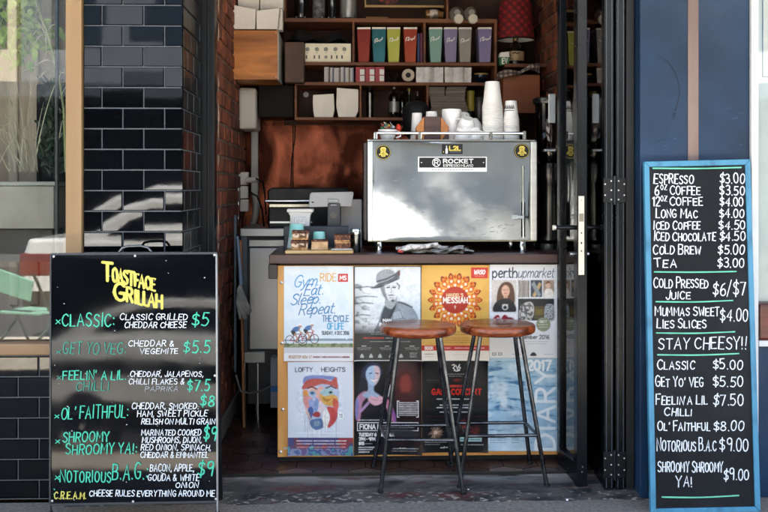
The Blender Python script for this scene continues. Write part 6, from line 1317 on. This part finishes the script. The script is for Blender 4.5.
# a point of the board from its own width/height fractions
def q_(u, v): return (TL*(1-u)+TR*u)*(1-v)+(BL*(1-u)+BR*u)*v
fu, fv = .05, .0165
blue_f = S('sky_blue_frame_paint','#41839f',rough=.5,col2='#2b617c',vs=22,lo=.5,hi=.75,stretch=(1,1,.4),bump=.25,bs=40)
for c in (((0,0),(fu,fv),(fu,1-fv),(0,1)),((1,0),(1,1),(1-fu,1-fv),(1-fu,fv)),((0,0),(1,0),(1-fu,fv),(fu,fv)),((0,1),(fu,1-fv),(1-fu,1-fv),(1,1))):
    mb = MB(); bar(mb,*[q_(*a) for a in c],nrm2,-.02,.008); mb.build('frame_rail', blue_f, mbd, .003)
slate = S('black_chalkboard','#0e1013',rough=.6,col2='#292b2d',vs=2.6,stretch=(1,1,.5),detail=10,lo=.42,hi=.8,bump=.15,bs=90,spec=.2)
mb = MB(); bar(mb,*[q_(*a) for a in ((fu,fv),(1-fu,fv),(1-fu,1-fv),(fu,1-fv))],nrm2,-.014,.0); mb.build('slate', slate, mbd)
mb = MB()
for sx_ in (.08,.92): a = q_(sx_,.02)-nrm2*.02; mb.tube([a,(a.x,4.60,BL.z+.05)],.008,8)
mb.build('rear_strut', blackm, mbd, smooth=40)
emb2 = lambda x,y,l: e2(x,y,l+.0002)
random.seed(5)
pch = S('pale_green_chalk','#6fc9a4',rough=.8)
def crow(*items, name='menu_line', small=.84):
    for (t,x0,x1,y0,y1) in items: lt = Letters(emb2); lt.text(t,x0,x1,y0,y1,w=1.12,m=0,slant=.03,jit=.28,small=1. if t[0]=='$' or t in ('STAY CHEESY!!',) else small,gap=2.0); lt.build('menu_price' if t[0] == '$' else 'menu_line',[chw],mbd)
def rule(x0,x1,y,y2=None):
    lt = Letters(emb2); lt.strokes([smooth_pts([(x0,y),((x0+x1)/2,y+.3),(x1,y2 or y-.4)],5)],1.3); lt.build('chalk_rule',[pch],mbd)
rule(653,741,168.4,167.6)
for (t,x0,x1,y0,y1,p,px0,px1) in (('ESPRESSO',654,693,173.4,184,'$3.00',719.6,744),('6oz COFFEE',655,700,186,196,'$3.50',720,744),('12oz COFFEE',652.6,702.4,197.6,207,'$4.00',720,743),('LONG MAC',656,697,210,219,'$4.00',719.6,743.6),('ICED COFFEE',653.6,700,221.8,230.8,'$4.50',719,744.6),('ICED CHOCOLATE',653.8,715.2,233,242.4,'$4.50',719.4,745),('COLD BREW',653,700.4,246,256,'$5.00',718,744),('TEA',654.4,676,260,269.4,'$3.00',717.6,743.6)):
    if 'oz' in t:
        lt = Letters(emb2); n_ = t.split('oz')[0]; w0 = 6 if len(n_) == 1 else 9
        lt.text(n_,x0,x0+w0*.62 if len(n_)==1 else x0+w0*.8,y0,y1,w=1.2); lt.text('oz',x0+w0*.8+.6,x0+w0*.8+7,y0-4.2,y0+4.6,w=.8); lt.text('COFFEE',x0+(15 if len(n_)==1 else 17),x1,y0,y1-.6,w=1.1,jit=.24,gap=2,small=.86); lt.build('menu_line',[chw],mbd); lt = Letters(emb2); lt.text(p,px0,px1,y0+.5,y1,w=1.15,jit=.28,gap=2)
        lt.build('menu_price',[chw],mbd)
    else: crow((t,x0,x1,y0,y1),(p,px0,px1,y0+.5,y1))
rule(654.4,736,274,273.6)
crow(('COLD PRESSED',653.6,708,280,290),('JUICE',666,690,293,301.4),('$6/$7',713,745.4,284,297.6)); rule(656,732.6,304,302.8)
crow(('MUMMAS SWEET',655,719,308.6,318),('LIES SLICES',657,706,321.6,330.4),('$4.00',720.4,747.4,311.6,323.4)); rule(656.4,734.6,335.4,334.2)
crow(('STAY CHEESY!!',658.4,746.4,340,351.4)); rule(657.6,738.6,357.2,356)
for (t,x0,x1,y0,y1,p,px0,px1) in (('CLASSIC',657.4,694,362.6,371.6,'$5.00',713,742),('GET YO\' VEG',655.6,703,379,389,'$5.50',713,742.4),('OL\' FAITHFUL',657.6,709.6,423.4,432.4,'$8.00',713.6,743),('NOTORIOUS B.A.C',657,716,440.6,452.4,'$9.00',719.6,748)):
    crow((t,x0,x1,y0,y1),(p,px0,px1,y0,y1))
crow(('FEELIN\'A LIL',656,707,397,406.4),('CHILLI',664.4,691.4,409.4,417.6),('$7.50',713,743,397,407.6)); crow(('SHROOMY SHROOMY',658,722.6,462,473),('YA!',675.6,691.6,476,487.4),('$9.00',724,748.6,470.6,481)); rule(662,738.6,497.6,496)
# ================================================================== ACROSS THE STREET (seen as reflections in tiles, boards, steel and glass)
def car():
    x0, x1, yn, yfr = -3.28, 1.6, -.62, -2.35
    cw = S('white_car_paint','#d9dad8',rough=.25,coat=.8,spec=.5); t = thing('parked_car', 'white sedan parked at the kerb, mirrored in window and tiles', 'car', ((x0+x1)/2,(yn+yfr)/2,-.19))
    def loft(prof, y0, y1, m, nm_, inset=.0):
        n = len(prof); mb = MB(); ys = [y0, y0-.06, y1+.06, y1]; vs = []
        for k_, yy in enumerate(ys):
            for (x,z) in prof:
                kx = .04 if k_ in (0,3) else 0; xc = (x0+x1)/2; vs.append((x-(x-xc)*kx*.5, yy, z-.02*(k_ in (0,3))*(z > .6)))
        fs = [tuple(range(n)), tuple(range(4*n-1,3*n-1,-1))]
        for k_ in range(3): fs += [(k_*n+i, k_*n+(i+1)%n, (k_+1)*n+(i+1)%n, (k_+1)*n+i) for i in range(n)]
        mb.add(vs,fs); return mb.build(nm_, m, t, .02)
    loft([(x0+.05,.12),(x1-.1,.12),(x1,.3),(x1-.03,.46),(x1-.14,.58),(x1-.6,.78),(x1-1.15,.92),(x0+.75,.90),(x0+.06,.88),(x0,.70),(x0-.02,.35)],yn,yfr,cw,'body')
    loft([(x1-1.2,.92),(x1-1.75,1.20),(x1-2.1,1.28),(x0+1.3,1.28),(x0+.95,1.18),(x0+.42,.87)],yn-.14,yfr+.14,cw,'cabin')
    dg = S('dark_car_glass','#0a0d12',rough=.05)
    for a in ([(x1-1.5,.95),(x1-1.84,1.14),(x1-2.1,1.19),(x1-2.2,1.19),(x1-2.2,.95)],[(x1-2.28,.95),(x1-2.28,1.19),(x0+1.34,1.18),(x0+1.05,1.1),(x0+.86,.95)]):
        MB().prism(a,yn-.142,yn-.132).build('side_window', dg, t)
    MB().box(x0-.012,x0+.36,yn-.012-.4,yn+.008,.51,.74).build('tail_light', S('red_lens','#6d1210',rough=.15), t, .02)
    MB().box(x1-.35,x1-.06,yn-.2,yn+.008,.5,.6).build('headlight', S('clear_lens','#c5ccd2',rough=.1), t, .02)
    for x in (x0+.85, x1-.85):
        w = MB().lathe([(.22,0),(.31,.01),(.32,.05),(.32,.18),(.3,.2)],(x,yn+.004-.2,.13),32,axis='y').build('wheel', S('tyre_rubber','#141414',rough=.8), t, smooth=40)
        MB().lathe([(.0,.0),(.12,.006),(.2,.0)],(x,yn+.01,.13),24,axis='y',cap=(False,False)).build('rim', chrome_m, w, smooth=40)
    mb = MB(); mb.box(x0+.02,x1-.06,yn-.02,yn+.0035,.121,.36); mb.build('side_cladding', blackm, t); MB().box(x0+.3,x1-.5,yn-.02,yn+.006,.55,.69).build('door_moulding', blackm, t)
    return t
car()
def chair():
    t = thing('folding_chair', 'mint green folding chair on the pavement, mirrored in the window', 'chair', (-2.86,.75,-.055)); g = S('mint_green_paint','#86bfa8',rough=.4); x, y = -2.86, .75
    rd = S('dark_green_frame','#23372f',rough=.4)
    MB().prism([(x-.23,.5),(x+.17,.42),(x+.2,.60),(x-.2,.70)],y+.02,y+.04).build('backrest', g, t, .01)
    MB().box(x-.2,x+.22,y-.34,y,.30,.325).build('seat', g, t, .008)
    for sx_ in (-.2,.2):
        MB().tube([(x+sx_,y+.03,.66),(x+sx_+.03,y-.36,-.053)],.013,8).build('leg', rd, t, smooth=40); MB().tube([(x+sx_,y-.3,.31),(x+sx_+.02,y+.16,-.053)],.013,8).build('leg', rd, t, smooth=40)
    t.rotation_euler = (0,0,math.radians(25))
chair()
rr = random.Random(12)
def opposite(x0, x1, col, lab, h, awn, rec):
    t = thing('street_building', lab, 'building', ((x0+x1)/2,-15,-.06)); m = S('opposite_'+awn[1:], col, rough=.85, vs=2)
    MB().box(x0,x1,-19,-13.6,3.3,h).build('wall', m, t, .02); MB().box(x0,x1,-19,-15.2,-.06,3.29).build('shop_recess', S('shaded_shopfront_'+rec[1:],rec,rough=.5,vs=.8), t)
    MB().box(x0+.05,x1-.05,-13.59,-10.6,3.18,3.5).build('awning', S('awning_'+awn[1:],awn,rough=.7), t, .02)
    x = x0+.7
    while x < x1-1.2: MB().box(x,x+1.1,-13.62,-13.56,4.6,6.3).build('window', S('dark_blue_pane','#23303d',rough=.05), t); x += 2.1
    for xx in (x0+.12, x1-.12): MB().tube([(xx,-10.8,-.06),(xx,-10.8,3.18)],.05,8).build('post', S('awning_'+awn[1:],awn), t)
opposite(-18,-7.6,'#c9bba6','beige terrace across the road, mirrored in the window',8.2,'#2f3338','#1b1e22')
opposite(-7.5,.2,'#6d747d','grey terrace across the road, mirrored in the black tiles',7.6,'#3f454d','#22262b')
opposite(.3,15,'#bbb7b0','pale grey terrace across the road, mirrored in the steel machine',8.4,'#586270','#bdbab4')
# ================================================================== LIGHT, SKY, CAMERA
EL, AZ = math.radians(60), math.radians(12)      # sun high behind our building, a little to the right
w = bpy.data.worlds.new('World'); sc.world = w; w.use_nodes = True
N = w.node_tree.nodes; bg = N['Background']; sky = N.new('ShaderNodeTexSky'); sky.sky_type = 'NISHITA'; sky.sun_disc = False; sky.sun_elevation = EL; sky.sun_rotation = AZ
w.node_tree.links.new(sky.outputs[0], bg.inputs[0]); bg.inputs[1].default_value = .07
ld = bpy.data.lights.new('sun','SUN'); ld.energy = 5.0; ld.angle = math.radians(.5); ld.color = (1,.94,.85)
lo_ = bpy.data.objects.new('sun', ld); COL.objects.link(lo_); lo_.location = (0,0,20)
dirv = Vector((-math.sin(AZ)*math.cos(EL), -math.cos(AZ)*math.cos(EL), -math.sin(EL))); lo_.rotation_euler = dirv.to_track_quat('-Z','Y').to_euler()
cd = bpy.data.cameras.new('camera'); cam = bpy.data.objects.new('camera', cd); COL.objects.link(cam); sc.camera = cam
cam.location = (0,0,EYE); cam.rotation_euler = (math.radians(90),0,-YAW); cd.sensor_width = 36; cd.lens = 36*F/768; cd.shift_y = -(256-HZ)/768
cd.clip_start = .05; cd.clip_end = 500; cd.dof.use_dof = True; cd.dof.focus_distance = 4.95; cd.dof.aperture_fstop = 4.5
sc.view_settings.view_transform = 'Standard'; sc.view_settings.look = 'None'; sc.view_settings.gamma = 1; sc.view_settings.use_curve_mapping = False
sc.view_settings.exposure = 3.7
sc.render.engine = 'CYCLES'; sc.cycles.use_denoising = True; sc.cycles.max_bounces = 10; sc.cycles.transparent_max_bounces = 12; sc.cycles.caustics_reflective = True; sc.cycles.blur_glossy = .5; sc.cycles.sample_clamp_indirect = 6
